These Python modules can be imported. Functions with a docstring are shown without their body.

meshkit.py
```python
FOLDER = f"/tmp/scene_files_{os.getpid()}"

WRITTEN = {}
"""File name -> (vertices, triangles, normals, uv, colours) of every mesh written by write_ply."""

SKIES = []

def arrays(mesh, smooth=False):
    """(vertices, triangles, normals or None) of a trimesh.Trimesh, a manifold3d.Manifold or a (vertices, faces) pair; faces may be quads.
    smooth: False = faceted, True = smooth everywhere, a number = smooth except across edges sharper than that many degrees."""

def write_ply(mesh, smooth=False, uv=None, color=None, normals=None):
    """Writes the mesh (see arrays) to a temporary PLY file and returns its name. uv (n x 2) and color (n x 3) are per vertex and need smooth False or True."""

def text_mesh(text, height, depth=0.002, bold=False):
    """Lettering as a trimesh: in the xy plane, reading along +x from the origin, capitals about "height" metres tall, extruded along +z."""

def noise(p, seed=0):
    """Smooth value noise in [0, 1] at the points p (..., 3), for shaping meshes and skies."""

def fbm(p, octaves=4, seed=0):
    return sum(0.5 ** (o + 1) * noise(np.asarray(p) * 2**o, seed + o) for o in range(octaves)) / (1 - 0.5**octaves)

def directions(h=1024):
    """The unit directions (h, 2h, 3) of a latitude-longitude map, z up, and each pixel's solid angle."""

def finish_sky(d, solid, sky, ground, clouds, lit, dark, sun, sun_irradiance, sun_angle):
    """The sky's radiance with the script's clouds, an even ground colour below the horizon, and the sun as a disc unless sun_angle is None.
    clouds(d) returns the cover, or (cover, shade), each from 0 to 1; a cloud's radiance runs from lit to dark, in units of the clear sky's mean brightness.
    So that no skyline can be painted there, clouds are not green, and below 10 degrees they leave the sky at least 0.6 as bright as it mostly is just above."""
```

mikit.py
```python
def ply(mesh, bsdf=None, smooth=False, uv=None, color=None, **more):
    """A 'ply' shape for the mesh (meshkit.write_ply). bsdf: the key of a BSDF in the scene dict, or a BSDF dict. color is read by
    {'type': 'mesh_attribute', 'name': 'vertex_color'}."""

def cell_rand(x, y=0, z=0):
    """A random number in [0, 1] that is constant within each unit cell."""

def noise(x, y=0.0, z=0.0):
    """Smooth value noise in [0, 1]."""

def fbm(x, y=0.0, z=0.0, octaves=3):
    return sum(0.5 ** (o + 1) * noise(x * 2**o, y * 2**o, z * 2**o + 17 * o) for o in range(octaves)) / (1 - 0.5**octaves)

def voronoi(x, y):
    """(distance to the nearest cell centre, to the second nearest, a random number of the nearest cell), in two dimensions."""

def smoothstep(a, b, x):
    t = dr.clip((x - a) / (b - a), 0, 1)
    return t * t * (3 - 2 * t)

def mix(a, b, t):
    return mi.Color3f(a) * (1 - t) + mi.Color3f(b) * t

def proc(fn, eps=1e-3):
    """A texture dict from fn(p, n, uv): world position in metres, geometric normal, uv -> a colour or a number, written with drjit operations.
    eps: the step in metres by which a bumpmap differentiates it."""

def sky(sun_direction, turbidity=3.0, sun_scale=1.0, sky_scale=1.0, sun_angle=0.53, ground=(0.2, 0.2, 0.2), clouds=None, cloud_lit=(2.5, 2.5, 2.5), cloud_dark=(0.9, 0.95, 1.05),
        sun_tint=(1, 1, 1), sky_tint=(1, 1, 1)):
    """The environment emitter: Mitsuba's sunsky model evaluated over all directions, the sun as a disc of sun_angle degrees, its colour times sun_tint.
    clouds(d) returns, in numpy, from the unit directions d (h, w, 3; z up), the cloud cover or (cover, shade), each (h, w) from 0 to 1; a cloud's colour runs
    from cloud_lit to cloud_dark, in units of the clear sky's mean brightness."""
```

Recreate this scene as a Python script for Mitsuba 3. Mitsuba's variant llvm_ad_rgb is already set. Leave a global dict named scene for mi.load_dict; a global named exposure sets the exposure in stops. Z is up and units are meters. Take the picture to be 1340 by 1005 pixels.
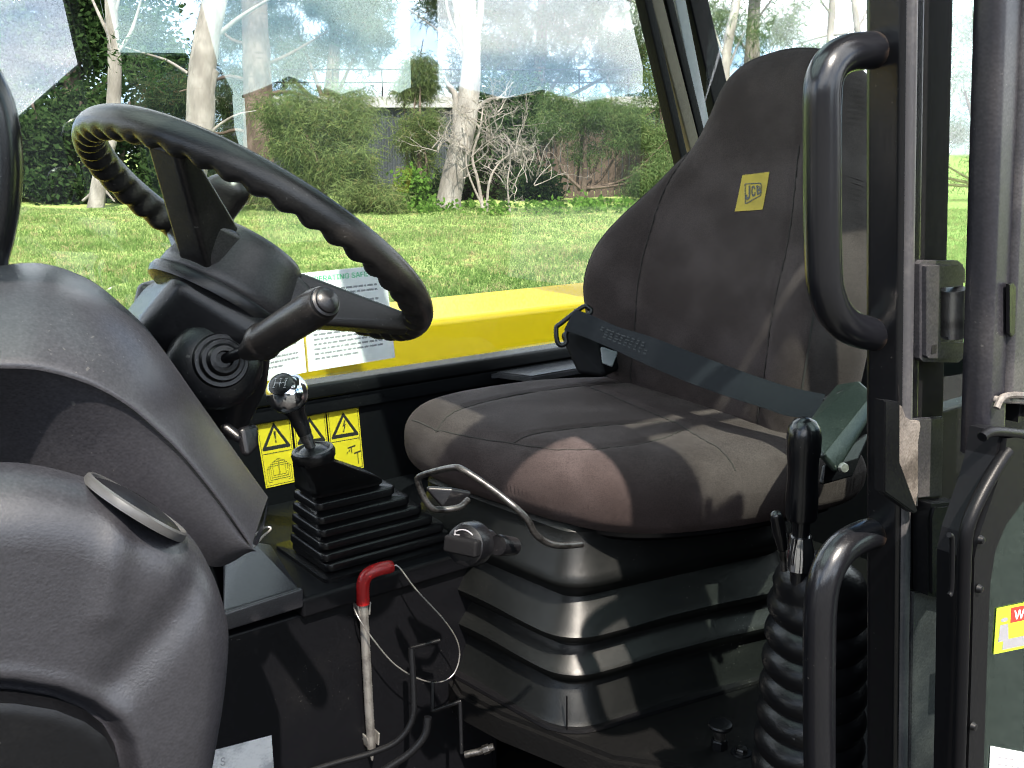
import math
import numpy as np, trimesh, manifold3d as m3
import mitsuba as mi, drjit as dr
import mikit, meshkit
from mikit import proc, noise, fbm, smoothstep, mix
from scipy.spatial import Delaunay, cKDTree
from shapely.geometry import Polygon, Point, LineString
import shapely

# ------------------------------------------------------------------ camera, sky, exposure
T4 = mi.ScalarTransform4f
CAM = np.array([0, 0, 1.75]); PITCH = math.radians(13.0); FPX = 1300.0
FW = np.array([0, math.cos(PITCH), -math.sin(PITCH)]); DN = np.array([0, -math.sin(PITCH), -math.cos(PITCH)]); RT = np.array([1.0, 0, 0])
scene, labels = {}, {}
scene['camera'] = {'type': 'perspective', 'fov': math.degrees(2 * math.atan(670 / FPX)), 'fov_axis': 'x', 'near_clip': 0.05, 'far_clip': 900.0,
                   'to_world': T4().look_at(origin=CAM.tolist(), target=(CAM + FW).tolist(), up=[0, 0, 1])}
SUN = np.array([0.148, -0.560, 0.815])
exposure = 3.25

def clouds(d):
    z = np.maximum(d[..., 2], 0.03)
    q = np.stack([d[..., 0] / (z + 0.35) * 1.6, d[..., 1] / (z + 0.35) * 1.6, z * 0.5], -1)
    n = meshkit.fbm(q * 1.3 + 3.1, octaves=6, seed=4)
    c = np.clip((n - 0.36) / 0.20, 0, 1)
    return c * c * (3 - 2 * c) * 0.92, np.clip((n - 0.62) / 0.3, 0, 0.6)

scene['sky'] = mikit.sky(SUN.tolist(), turbidity=3.0, ground=(0.14, 0.15, 0.12), clouds=clouds, cloud_lit=(3.9, 4.0, 4.1), cloud_dark=(1.7, 1.85, 2.0), sun_tint=(.93, 1.0, 1.13), sky_tint=(1.0, 1.0, 1.0))

# ------------------------------------------------------------------ frames
# the vehicle's axes: r towards its rear, l towards its far side, z up
TH = math.radians(52.4)
RR = np.array([math.sin(TH), math.cos(TH), 0]); LL = np.array([-math.cos(TH), math.sin(TH), 0]); ZZ = np.array([0, 0, 1.0])
VB = np.stack([RR, LL, ZZ])
def W(p): return np.asarray(p, float) @ VB
def V(p): return np.asarray(p, float) @ VB.T
def ray(x, y): return RT * (x - 670) / FPX + DN * (y - 502.5) / FPX + FW
def hit(x, y, n, d):
    k = ray(x, y); return CAM + k * ((d - CAM @ n) / (k @ n))
def side(x, y, l): return hit(x, y, LL, l)      # a point of the lengthwise upright plane at l
def cross(x, y, r): return hit(x, y, RR, r)     # a point of the crosswise upright plane at r
def level(x, y, z): return hit(x, y, ZZ, z)     # a point of the horizontal plane at z
def away(x, y, D): return CAM + ray(x, y) * D   # a point at the distance D
def sides(ps, l): return np.array([side(x, y, l) for x, y in ps])
SY = math.radians(8)                             # the seat is turned a little
SA = W([math.cos(SY), -math.sin(SY), 0]); SB = W([math.sin(SY), math.cos(SY), 0]); SO = W([.76, .86, 0])
def seat(a, b, z): return SO + np.multiply.outer(a, SA) + np.multiply.outer(b, SB) + np.multiply.outer(z, ZZ)
LW = 1.60                                        # inner face of the far side wall
NL = 0.465                                        # outer face of the near door post

# ------------------------------------------------------------------ mesh helpers
rng = np.random.default_rng(7)
def put(key, mesh, bsdf, smooth=35, label=None, cat=None, group=None, kind=None, **kw):
    scene[key] = mikit.ply(mesh, bsdf, smooth=smooth, **kw)
    tag(key, label, cat, group, kind)
    return key
def tag(key, label=None, cat=None, group=None, kind=None):
    d = {k: v for k, v in (('label', label), ('category', cat), ('group', group), ('kind', kind)) if v}
    if d: labels[key] = d
def part(parent, name, mesh, bsdf, smooth=35, label=None, kind=None, **kw):
    key, i = f'{parent}__{name}', 0
    while key in scene:
        i += 1; key = f'{parent}__{name}_{i:03d}'
    return put(key, mesh, bsdf, smooth, label, kind=kind, **kw)

def resample(p, n, closed=False):
    p = np.asarray(p, float)
    if closed: p = np.vstack([p, p[:1]])
    s = np.r_[0, np.cumsum(np.linalg.norm(np.diff(p, axis=0), axis=1))]
    t = np.linspace(0, s[-1], n + 1 if closed else n)
    q = np.stack([np.interp(t, s, p[:, k]) for k in range(p.shape[1])], 1)
    return q[:-1] if closed else q
def spline(p, n, closed=False):
    """Catmull-Rom through the points, n points evenly along it."""
    p = np.asarray(p, float); m = len(p)
    if closed: q = np.vstack([p[-1:], p, p[:2]]); segs = m
    else: q = np.vstack([2 * p[0] - p[1], p, 2 * p[-1] - p[-2]]); segs = m - 1
    out = []
    for i in range(segs):
        a, b, c, d = q[i:i + 4]
        for t in np.linspace(0, 1, 14, endpoint=False):
            out.append(.5 * ((2 * b) + (c - a) * t + (2 * a - 5 * b + 4 * c - d) * t * t + (3 * b - a - 3 * c + d) * t ** 3))
    if not closed: out.append(q[-2])
    return resample(np.array(out), n, closed)
def grid_faces(nu, nv, closed_v=False, closed_u=False):
    iu = np.arange(nu if closed_u else nu - 1); iv = np.arange(nv if closed_v else nv - 1)
    a, b = np.meshgrid(iu, iv, indexing='ij'); a1, b1 = (a + 1) % nu, (b + 1) % nv
    q = np.stack([a * nv + b, a * nv + b1, a1 * nv + b1, a1 * nv + b], -1).reshape(-1, 4)
    return np.vstack([q[:, [0, 1, 2]], q[:, [0, 2, 3]]])
def mk(v, f): return trimesh.Trimesh(np.asarray(v, float), np.asarray(f), process=False)
def cat(ms): return trimesh.util.concatenate(ms)
def fix(m):
    m.merge_vertices(); trimesh.repair.fix_normals(m); return m
def tube(path, rad, n=14, closed=False, cap=True, shape=None):
    """A round tube along the path; rad one number or one per point; shape(i, ang) scales it."""
    p = np.asarray(path, float); k = len(p)
    t = np.roll(p, -1, 0) - np.roll(p, 1, 0) if closed else np.gradient(p, axis=0)
    t /= np.linalg.norm(t, axis=1, keepdims=True) + 1e-12
    a = np.cross(t[0], [0, 0, 1.0] if abs(t[0][2]) < .9 else [1.0, 0, 0]); a /= np.linalg.norm(a)
    A = [a]
    for i in range(1, k):
        a = a - t[i] * (a @ t[i]); a /= np.linalg.norm(a); A.append(a)
    A = np.array(A); B = np.cross(t, A)
    ang = np.arange(n) * 2 * np.pi / n
    r = np.broadcast_to(np.asarray(rad, float), (k,))[:, None] * np.ones((1, n))
    if shape is not None: r = r * shape
    v = p[:, None] + r[..., None] * (np.cos(ang)[None, :, None] * A[:, None] + np.sin(ang)[None, :, None] * B[:, None])
    v = v.reshape(-1, 3); f = grid_faces(k, n, True, closed)
    if cap and not closed:
        c0, c1 = len(v), len(v) + 1
        v = np.vstack([v, p[:1], p[-1:]]); i = np.arange(n); j = (i + 1) % n
        f = np.vstack([f, np.stack([i, j, i * 0 + c0], 1)[:, ::-1], np.stack([(k - 1) * n + i, (k - 1) * n + j, i * 0 + c1], 1)])
    m = mk(v, f)
    if m.volume < 0: m.invert()
    return m
def hull(pts, rad, seg=16):
    """Rounded convex body round the points."""
    ms = []
    for q, r in zip(pts, np.broadcast_to(rad, (len(pts),))):
        ms.append(m3.Manifold.sphere(float(r), seg).translate([float(x) for x in q]))
    h = m3.Manifold.batch_hull(ms).to_mesh()
    return mk(np.array(h.vert_properties[:, :3]), np.array(h.tri_verts))
def slab(lo, hi, r=.004, seg=8):
    """Rounded box between two corners in the vehicle's axes."""
    lo, hi = np.minimum(lo, hi) + r, np.maximum(lo, hi) - r
    pts = [[(lo, hi)[i][0], (lo, hi)[j][1], (lo, hi)[k][2]] for i in (0, 1) for j in (0, 1) for k in (0, 1)]
    return hull(W(pts), r, seg)
def bar(p0, p1, w, h, r=.003, up=ZZ):
    """Rounded bar of width w (along side) and height h (along up)."""
    p0, p1 = np.asarray(p0, float), np.asarray(p1, float)
    d = (p1 - p0) / np.linalg.norm(p1 - p0)
    if abs(d @ up) > .98: up = LL if abs(d @ LL) < .9 else RR
    s = np.cross(d, up); s /= np.linalg.norm(s); u = np.cross(s, d)
    return hull([q + s * a * (w / 2 - r) + u * b * (h / 2 - r) for q in (p0, p1) for a in (-1, 1) for b in (-1, 1)], r, 8)
def basis(n, up=(0, 0, 1.0)):
    n = np.asarray(n, float) / np.linalg.norm(n); u = np.cross(up, n); u /= np.linalg.norm(u)
    return u, np.cross(n, u), n
def lathe(profile, origin, axis, n=40):
    """profile: (radius, height along the axis)."""
    u, v, w = basis(axis, (0, 0, 1.0) if abs(axis[2]) < .95 else (1.0, 0, 0))
    pr = np.asarray(profile, float); ang = np.arange(n) * 2 * np.pi / n
    P = np.asarray(origin) + pr[:, None, :1] * (np.cos(ang)[None, :, None] * u + np.sin(ang)[None, :, None] * v) + pr[:, None, 1:] * w
    m = mk(P.reshape(-1, 3), grid_faces(len(pr), n, True))
    return m
def loft(rings, capped=True):
    k, n = len(rings), len(rings[0]); v = np.vstack(rings); f = grid_faces(k, n, True)
    if capped:
        v = np.vstack([v, rings[0].mean(0)[None], rings[-1].mean(0)[None]]); i = np.arange(n); j = (i + 1) % n
        f = np.vstack([f, np.stack([j, i, i * 0 + k * n], 1), np.stack([(k - 1) * n + i, (k - 1) * n + j, i * 0 + k * n + 1], 1)])
    m = mk(v, f)
    if m.volume < 0: m.invert()
    return m
def sheet(rows, thick=0):
    v = np.vstack(rows); return mk(v, grid_faces(len(rows), len(rows[0])))
def rrect(w, h, r, n=6):
    """Rounded rectangle about the origin, counterclockwise."""
    out = []
    for cx, cy, a0 in ((w / 2 - r, h / 2 - r, 0), (-w / 2 + r, h / 2 - r, 90), (-w / 2 + r, -h / 2 + r, 180), (w / 2 - r, -h / 2 + r, 270)):
        for a in np.radians(np.linspace(a0, a0 + 90, n)): out.append((cx + r * math.cos(a), cy + r * math.sin(a)))
    return np.array(out)
def extrude(poly, depth, o, u, v, w, bevel=0.0):
    """A flat polygon (shapely or points in u, v) extruded by depth along w from o."""
    if not isinstance(poly, Polygon): poly = Polygon(poly)
    if bevel:
        cs = lambda p: m3.CrossSection([np.array(p.exterior.coords[:-1])] + [np.array(i.coords[:-1]) for i in p.interiors], m3.FillRule.EvenOdd)
        a = m3.Manifold.extrude(cs(poly), depth - bevel)
        inner = poly.buffer(-bevel)
        b = m3.Manifold.extrude(cs(inner), depth) if inner.geom_type == 'Polygon' and not inner.is_empty else a
        m = (a + b).to_mesh(); m = mk(np.array(m.vert_properties[:, :3]), np.array(m.tri_verts))
    else:
        m = trimesh.creation.extrude_polygon(poly, depth, engine='earcut')
    x = np.array(m.vertices)
    m.vertices = np.asarray(o) + x[:, :1] * u + x[:, 1:2] * v + x[:, 2:] * w
    if np.dot(np.cross(u, v), w) < 0: m.invert()
    return m
def inflate(poly, h, w, front, back=0.0, rows=8, sharp=2.0, extra=()):
    """(uv, distance to the edge, triangles) of a polygon meshed with rows that crowd to its edge."""
    poly = Polygon(poly).buffer(0); pts = []; first = None
    for i in range(rows):
        q = poly.buffer(-w * (i / (rows - 1)) ** sharp * .999) if i else poly
        for g in getattr(q, 'geoms', [q]):
            if g.is_empty: continue
            n = max(int(g.exterior.length / h), 8)
            pts.append(resample(np.array(g.exterior.coords[:-1]), n, True))
            if first is None: first = len(pts[0])
    q = poly.buffer(-w - h * .6)
    if not q.is_empty:
        x0, y0, x1, y1 = q.bounds
        gx, gy = np.meshgrid(np.arange(x0, x1, h), np.arange(y0, y1, h * .87)); gx[1::2] += h / 2
        g = np.stack([gx.ravel(), gy.ravel()], 1)
        g = g[shapely.contains_xy(q, g[:, 0], g[:, 1])]
        if len(extra):
            ex = np.vstack([resample(np.array(e.coords[:-1]), int(e.length / h * 3), True) for e in extra]); ex = ex[shapely.contains_xy(q, ex[:, 0], ex[:, 1])]
            g = np.vstack([g[cKDTree(ex).query(g)[0] > h * 1.1], ex])
        pts.append(g)
    p = np.vstack(pts); tri = Delaunay(p).simplices; c = p[tri].mean(1)
    tri = tri[shapely.contains_xy(poly.buffer(1e-6), c[:, 0], c[:, 1])]
    a, b, cc = p[tri[:, 0]], p[tri[:, 1]], p[tri[:, 2]]
    area = (b[:, 0] - a[:, 0]) * (cc[:, 1] - a[:, 1]) - (b[:, 1] - a[:, 1]) * (cc[:, 0] - a[:, 0])
    tri = tri[np.abs(area) > 1e-12]; area = area[np.abs(area) > 1e-12]
    tri[area < 0] = tri[area < 0][:, ::-1]
    d = shapely.distance(shapely.points(p), poly.exterior); d[:first] = 0
    return p, d, tri, first
def dome(d, w): x = np.clip(d / w, 0, 1); return np.sqrt(np.clip(1 - (1 - x) ** 2, 0, 1))
def near_line(p, line): return shapely.distance(shapely.points(p), LineString(line))
def two_sided(p, tri, first, F, B):
    """Closed body from front points F and back points B that share the edge."""
    n = len(p); v = np.vstack([F, B]); t2 = tri[:, ::-1] + n
    t2 = np.where((t2 - n) < first, t2 - n, t2)
    m = mk(v, np.vstack([tri, t2])); m.remove_unreferenced_vertices()
    if m.volume < 0: m.invert()
    return m

# ------------------------------------------------------------------ materials
def P(key, color, rough=.5, bump=None, bscale=1.0, eps=4e-4, two=True, **kw):
    b = {'type': 'principled', 'base_color': color if isinstance(color, dict) else {'type': 'rgb', 'value': list(color)}, 'roughness': rough, **kw}
    if bump is not None: b = {'type': 'bumpmap', 'tex': proc(bump, eps), 'bsdf': b, 'scale': bscale}
    scene[key] = {'type': 'twosided', 'bsdf': b} if two else b
    return key
def grain(p, n, uv): return (noise(p.x * 800, p.y * 800, p.z * 800) + .6 * noise(p.x * 1500, p.y * 1500, p.z * 1500)) * .00011
def dusty(c0, c1, s=9.0, lo=.45, hi=.8):
    dark = max(c1) < .06
    def fn(p, n, uv):
        f = fbm(p.x * s, p.y * s, p.z * s, 4); g = noise(p.x * 420, p.y * 420, p.z * 420)
        c = mix(c0, c1, smoothstep(lo, hi, f * .85 + g * .15))
        if dark: c = c * (.72 + .56 * noise(p.x * 640, p.y * 640, p.z * 640))
        if dark:      # grit and lint on the dark surfaces
            q = noise(p.x * 37, p.y * 37, p.z * 37) * 5; k = noise(p.x * 310 + q, p.y * 310 - q, p.z * 310 + 2 * q)
            c = mix(c, (.075, .072, .069), smoothstep(.90, .99, k * (.6 + .55 * f + .1 * g)) * .6)
        return c
    return proc(fn)
P('moulded_plastic', dusty((0.0169, 0.0170, 0.0210), (0.0273, 0.0272, 0.0323)), .36, grain, specular=.75)
P('wheel_plastic', dusty((0.0087, 0.0079, 0.0079), (0.0182, 0.0163, 0.0151), 25), .34, lambda p, n, uv: noise(p.x * 900, p.y * 900, p.z * 900) * .0001, specular=.5)
P('smooth_black', dusty((0.0036, 0.0036, 0.0047), (0.0072, 0.0072, 0.0083), 20), .33, specular=.5)
P('gloss_paint', dusty((0.0016, 0.0018, 0.0029), (0.0036, 0.0036, 0.0043), 14, .5, .9), .24, specular=.6, clearcoat=.35, clearcoat_gloss=.85)
P('satin_paint', dusty((0.0026, 0.0028, 0.0036), (0.0066, 0.0066, 0.0070), 12, .5, .9), .38, specular=.35)
P('rubber', dusty((0.0032, 0.0032, 0.0040), (0.0094, 0.0090, 0.0090), 16, .52, .95), .33, lambda p, n, uv: noise(p.x * 300, p.y * 300, p.z * 300) * .0002, specular=.4)
P('dusty_lit_paint', dusty((0.0232, 0.0232, 0.0275), (0.0510, 0.0487, 0.0516), 18, .4, .8), .40, specular=.5)  # dusty grey; on the post slabs its lighter tone stands for sunlight
P('vinyl', dusty((0.0020, 0.0025, 0.0026), (0.0063, 0.0066, 0.0063), 11, .5, .95), .42, lambda p, n, uv: fbm(p.x * 45, p.y * 45, p.z * 45, 3) * .0004, specular=.45)
P('floor_mat', dusty((0.0017, 0.0017, 0.0019), (0.0065, 0.0062, 0.0058), 18, .5, .9), .6, lambda p, n, uv: noise(p.x * 300, p.y * 300, p.z * 300) * .0004, specular=.2)
P('dark_panel', dusty((0.0021, 0.0023, 0.0034), (0.0055, 0.0055, 0.0063), 10, .5, .95), .5, specular=.2)
def cloth_color(p, n, uv):
    f = fbm(p.x * 14, p.y * 14, p.z * 14, 4); w = noise(p.x * 900, p.y * 900, p.z * 900)
    return mix((.0318, .0235, .0232), (.0530, .0408, .0408), smoothstep(.3, .8, f)) * (.62 + .76 * w)
def weave(p, n, uv):
    return (dr.sin(p.x * 2600) * dr.sin(p.z * 2600 + p.y * 1500) * .3 + noise(p.x * 1000, p.y * 1000, p.z * 1000)) * .00016
P('seat_cloth', proc(cloth_color), .92, weave, specular=.15, sheen=.25)
P('seat_thread', (.022, .018, .017), .9)
P('webbing', proc(lambda p, n, uv: mix((.0025, .0033, .0056), (.005, .0065, .0100), noise(p.x * 700, p.y * 700, p.z * 700))), .7, lambda p, n, uv: dr.sin((p.x + p.y * .7) * 2400) * .00012, specular=.2)
P('yellow_paint', dusty((0.5412, 0.3762, 0.0026), (0.5280, 0.3564, 0.0079), 5), .30, specular=.5, clearcoat=.3)
P('yellow_film', dusty((0.4960, 0.4092, 0.0186), (0.4588, 0.3720, 0.0248), 30), .38)
P('yellow_tag', dusty((0.3844, 0.2852, 0.0372), (0.3100, 0.2294, 0.0310), 40), .8)
P('green_film', (.42, .54, .03), .4)
P('print_black', (.015, .015, .015), .5)
P('belt_thread', (.05, .053, .058), .7)
P('print_red', (.6, .03, .02), .5)
P('print_green', (.10, .45, .22), .5)
P('print_grey', (.22, .22, .24), .5)
P('paper', dusty((.74, .74, .75), (.66, .66, .67), 30), .45)
P('worn_paper', dusty((0.5850, 0.5925, 0.6000), (0.3150, 0.3300, 0.3450), 26, .42, .7), .4)
P('red_grip', dusty((0.2530, 0.0066, 0.0077), (0.1980, 0.0055, 0.0066), 30), .32, specular=.5)
P('beige_trim', dusty((0.1320, 0.1080, 0.0720), (0.0960, 0.0780, 0.0540), 14), .6)
P('pale_metal', dusty((0.2520, 0.2760, 0.2880), (0.1800, 0.1980, 0.2100), 12), .4)
scene['chrome'] = {'type': 'twosided', 'bsdf': {'type': 'roughconductor', 'material': 'Cr', 'alpha': .06, 'specular_reflectance': {'type': 'rgb', 'value': [1.25, 1.25, 1.25]}}} if False else {'type': 'twosided', 'bsdf': {'type': 'principled', 'base_color': {'type': 'rgb', 'value': [.78, .78, .8]}, 'metallic': 1.0, 'roughness': .09}}
P('zinc_steel', dusty((.46, .45, .43), (.26, .25, .24), 60, .4, .75), .42, metallic=.85)
P('dark_steel', dusty((.125, .12, .118), (.04, .038, .036), 90, .45, .7), .32, metallic=.9)
P('silver_plastic', dusty((0.0965, 0.0965, 0.0983), (0.0790, 0.0790, 0.0807), 20), .32, metallic=.5)
P('scuffed_plate', dusty((0.1500, 0.1350, 0.1237), (0.0562, 0.0488, 0.0435), 34, .35, .7), .55, lambda p, n, uv: fbm(p.x * 160, p.y * 160, p.z * 160, 3) * .0006)
P('tan_floor', (.10, .085, .06), .7)
def tint(key, c): scene[key] = {'type': 'thindielectric', 'int_ior': 1.52, 'specular_transmittance': {'type': 'rgb', 'value': list(c)}}
scene['clear_glass'] = {'type': 'thindielectric', 'int_ior': 2.25, 'specular_transmittance': {'type': 'rgb', 'value': [.97, 1.0, .99]}}; tint('rear_glass', (.90, .95, .93)); scene['door_glass'] = {'type': 'thindielectric', 'int_ior': 1.55, 'specular_transmittance': {'type': 'rgb', 'value': [.55, .70, .64]}, 'specular_reflectance': {'type': 'rgb', 'value': [.80, 1.0, .93]}}; tint('green_glass', (.60, .76, .71))
P('door_paint', (.0035, .0036, .0045), .40, specular=.18)
P('lit_edge_paint', dusty((.045, .045, .050), (.085, .082, .084), 18, .4, .8), .36, specular=.5)  # lighter copy of the black post paint, holds the sunlit corner highlight
P('bar_paint', dusty((.012, .012, .016), (.026, .025, .028), 10), .36, specular=.6)
P('seal_rubber', (.006, .006, .007), .6, specular=.12)
def rail_color(p, n, uv):
    r = p.x * float(RR[0]) + p.y * float(RR[1]); f = fbm(p.x * 55, p.y * 55, p.z * 55, 3); g = fbm(p.x * 14, p.y * 14, p.z * 14, 3); q = noise(p.x * 37, p.y * 37, p.z * 37) * 5; k = noise(p.x * 310 + q, p.y * 310 - q, p.z * 310 + 2 * q)
    c = mix((.0027, .003, .0048), (.006, .006, .0075), g)
    c = mix(c, (.10, .095, .09), smoothstep(.90, .98, k * (.62 + .55 * g)) * .6)
    return mix(c, mix((.16, .135, .11), (.10, .05, .02), f), smoothstep(.50, .56, f) * smoothstep(.785, .812, r - (p.z - 1.55) * -.14))
P('rail_paint', proc(rail_color), .22, specular=.6, clearcoat=.35, clearcoat_gloss=.85)
P('hub_plastic', dusty((.030, .028, .029), (.048, .045, .045), 25), .40, specular=.5)
P('buckle_plastic', dusty((.010, .014, .013), (.018, .023, .021), 20), .24, specular=.45)
P('frit', (.012, .012, .013), .35)

# ------------------------------------------------------------------ ground
def ground_z(x, y):
    x, y = np.asarray(x, float), np.asarray(y, float)
    s = np.clip((y - 2.9) / 1.6, 0, 1); s = s * s * (3 - 2 * s)
    k = np.clip((y - 4.5) / 9.0, 0, 1.0)
    z = s * .78 + k * .24 + np.clip((y - 13.5) / 30, 0, 6) * .12
    nz = meshkit.fbm(np.stack([x * .5, y * .5, x * 0], -1), 3, 3) - .5
    return z + nz * .10 * s
gx = np.unique(np.r_[np.linspace(-260, -12, 24), np.arange(-12, 12.01, .2), np.linspace(12, 260, 24)])
gy = np.unique(np.r_[np.linspace(-260, -6, 22), np.linspace(-6, 2.8, 12), np.arange(2.8, 16.1, .2), np.linspace(16, 400, 30)])
X, Y = np.meshgrid(gx, gy, indexing='ij')
gm = mk(np.stack([X, Y, ground_z(X, Y)], -1).reshape(-1, 3), grid_faces(len(gx), len(gy)))
if gm.face_normals[:, 2].mean() < 0: gm.invert()
def ground_color(p, n, uv):
    f = fbm(p.x * 1.3, p.y * 1.3, 0, 4); g = noise(p.x * 40, p.y * 40); h = fbm(p.x * 9, p.y * 9, 5, 3)
    green = mix((.115, .170, .048), (.18, .24, .08), f * .6 + g * .4)
    turf = mix(green, (.20, .17, .07), smoothstep(.58, .78, h) * .7)
    gravel = mix((.026, .028, .027), (.065, .067, .064), noise(p.x * 160, p.y * 160) * .5 + fbm(p.x * 22, p.y * 22, 0, 3) * .5)
    return mix(gravel, turf, smoothstep(2.9, 3.3, p.y + (f - .5) * .5))
P('ground_cover', proc(ground_color), .95, specular=.1)
put('ground', gm, 'ground_cover', True, kind='structure')
def blades(n, x, y, hgt, wid, lean, seed):
    r = np.random.default_rng(seed); z = ground_z(x, y); hgt = hgt * (.45 + 1.25 * meshkit.fbm(np.stack([x * 1.6, y * 1.6, x * 0], -1), 3, 9) ** 1.3)
    a = r.uniform(0, 2 * np.pi, n); s = np.stack([np.cos(a), np.sin(a), a * 0], 1); f = np.stack([-np.sin(a), np.cos(a), a * 0], 1)
    b = np.stack([x, y, z - .01], 1); h = hgt * r.uniform(.5, 1.3, n); k = r.uniform(.1, lean, n)
    m = b + f * (h * k * .35)[:, None] + ZZ * (h * .6)[:, None]; t = b + f * (h * k)[:, None] + ZZ * h[:, None]
    v = np.stack([b - s * wid / 2, b + s * wid / 2, m + s * wid * .4, m - s * wid * .4, t], 1).reshape(-1, 3)
    i = np.arange(n) * 5
    return mk(v, np.vstack([np.stack([i, i + 1, i + 2], 1), np.stack([i, i + 2, i + 3], 1), np.stack([i + 3, i + 2, i + 4], 1)]))
N = 260000
gyy = 4.6 + 9.6 * rng.random(N) ** 1.25; gxx = (rng.random(N) * 2 - 1) * (gyy * .60 + .6)
def blade_color(p, n, uv):
    f = fbm(p.x * 1.7, p.y * 1.7, 0, 3); c = mikit.cell_rand(p.x * 60, p.y * 60, 3); h = fbm(p.x * 9, p.y * 9, 5, 3)
    f2 = fbm(p.x * .9 + 7, p.y * 2.2, 3, 3); g = mix((.095, .185, .045), (.235, .325, .120), dr.clip(f * .45 + c * .35 + (f2 - .5) * 1.3 + .1, 0, 1))
    return mix(g, (.38, .34, .19), smoothstep(.54, .74, h * .7 + c * .3) * .8)
def leafmat(key, fn, trans=.9):
    scene[key] = {'type': 'principledthin', 'base_color': proc(fn), 'roughness': .55, 'diff_trans': trans, 'spec_trans': 0.0, 'eta': 1.4}
leafmat('grass_blade', blade_color)
put('grass', blades(N, gxx, gyy, .048, .0075, 1.6, 2), 'grass_blade', False, 'short bright green turf covering the bank beyond the cab window', 'grass', kind='stuff')

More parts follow.
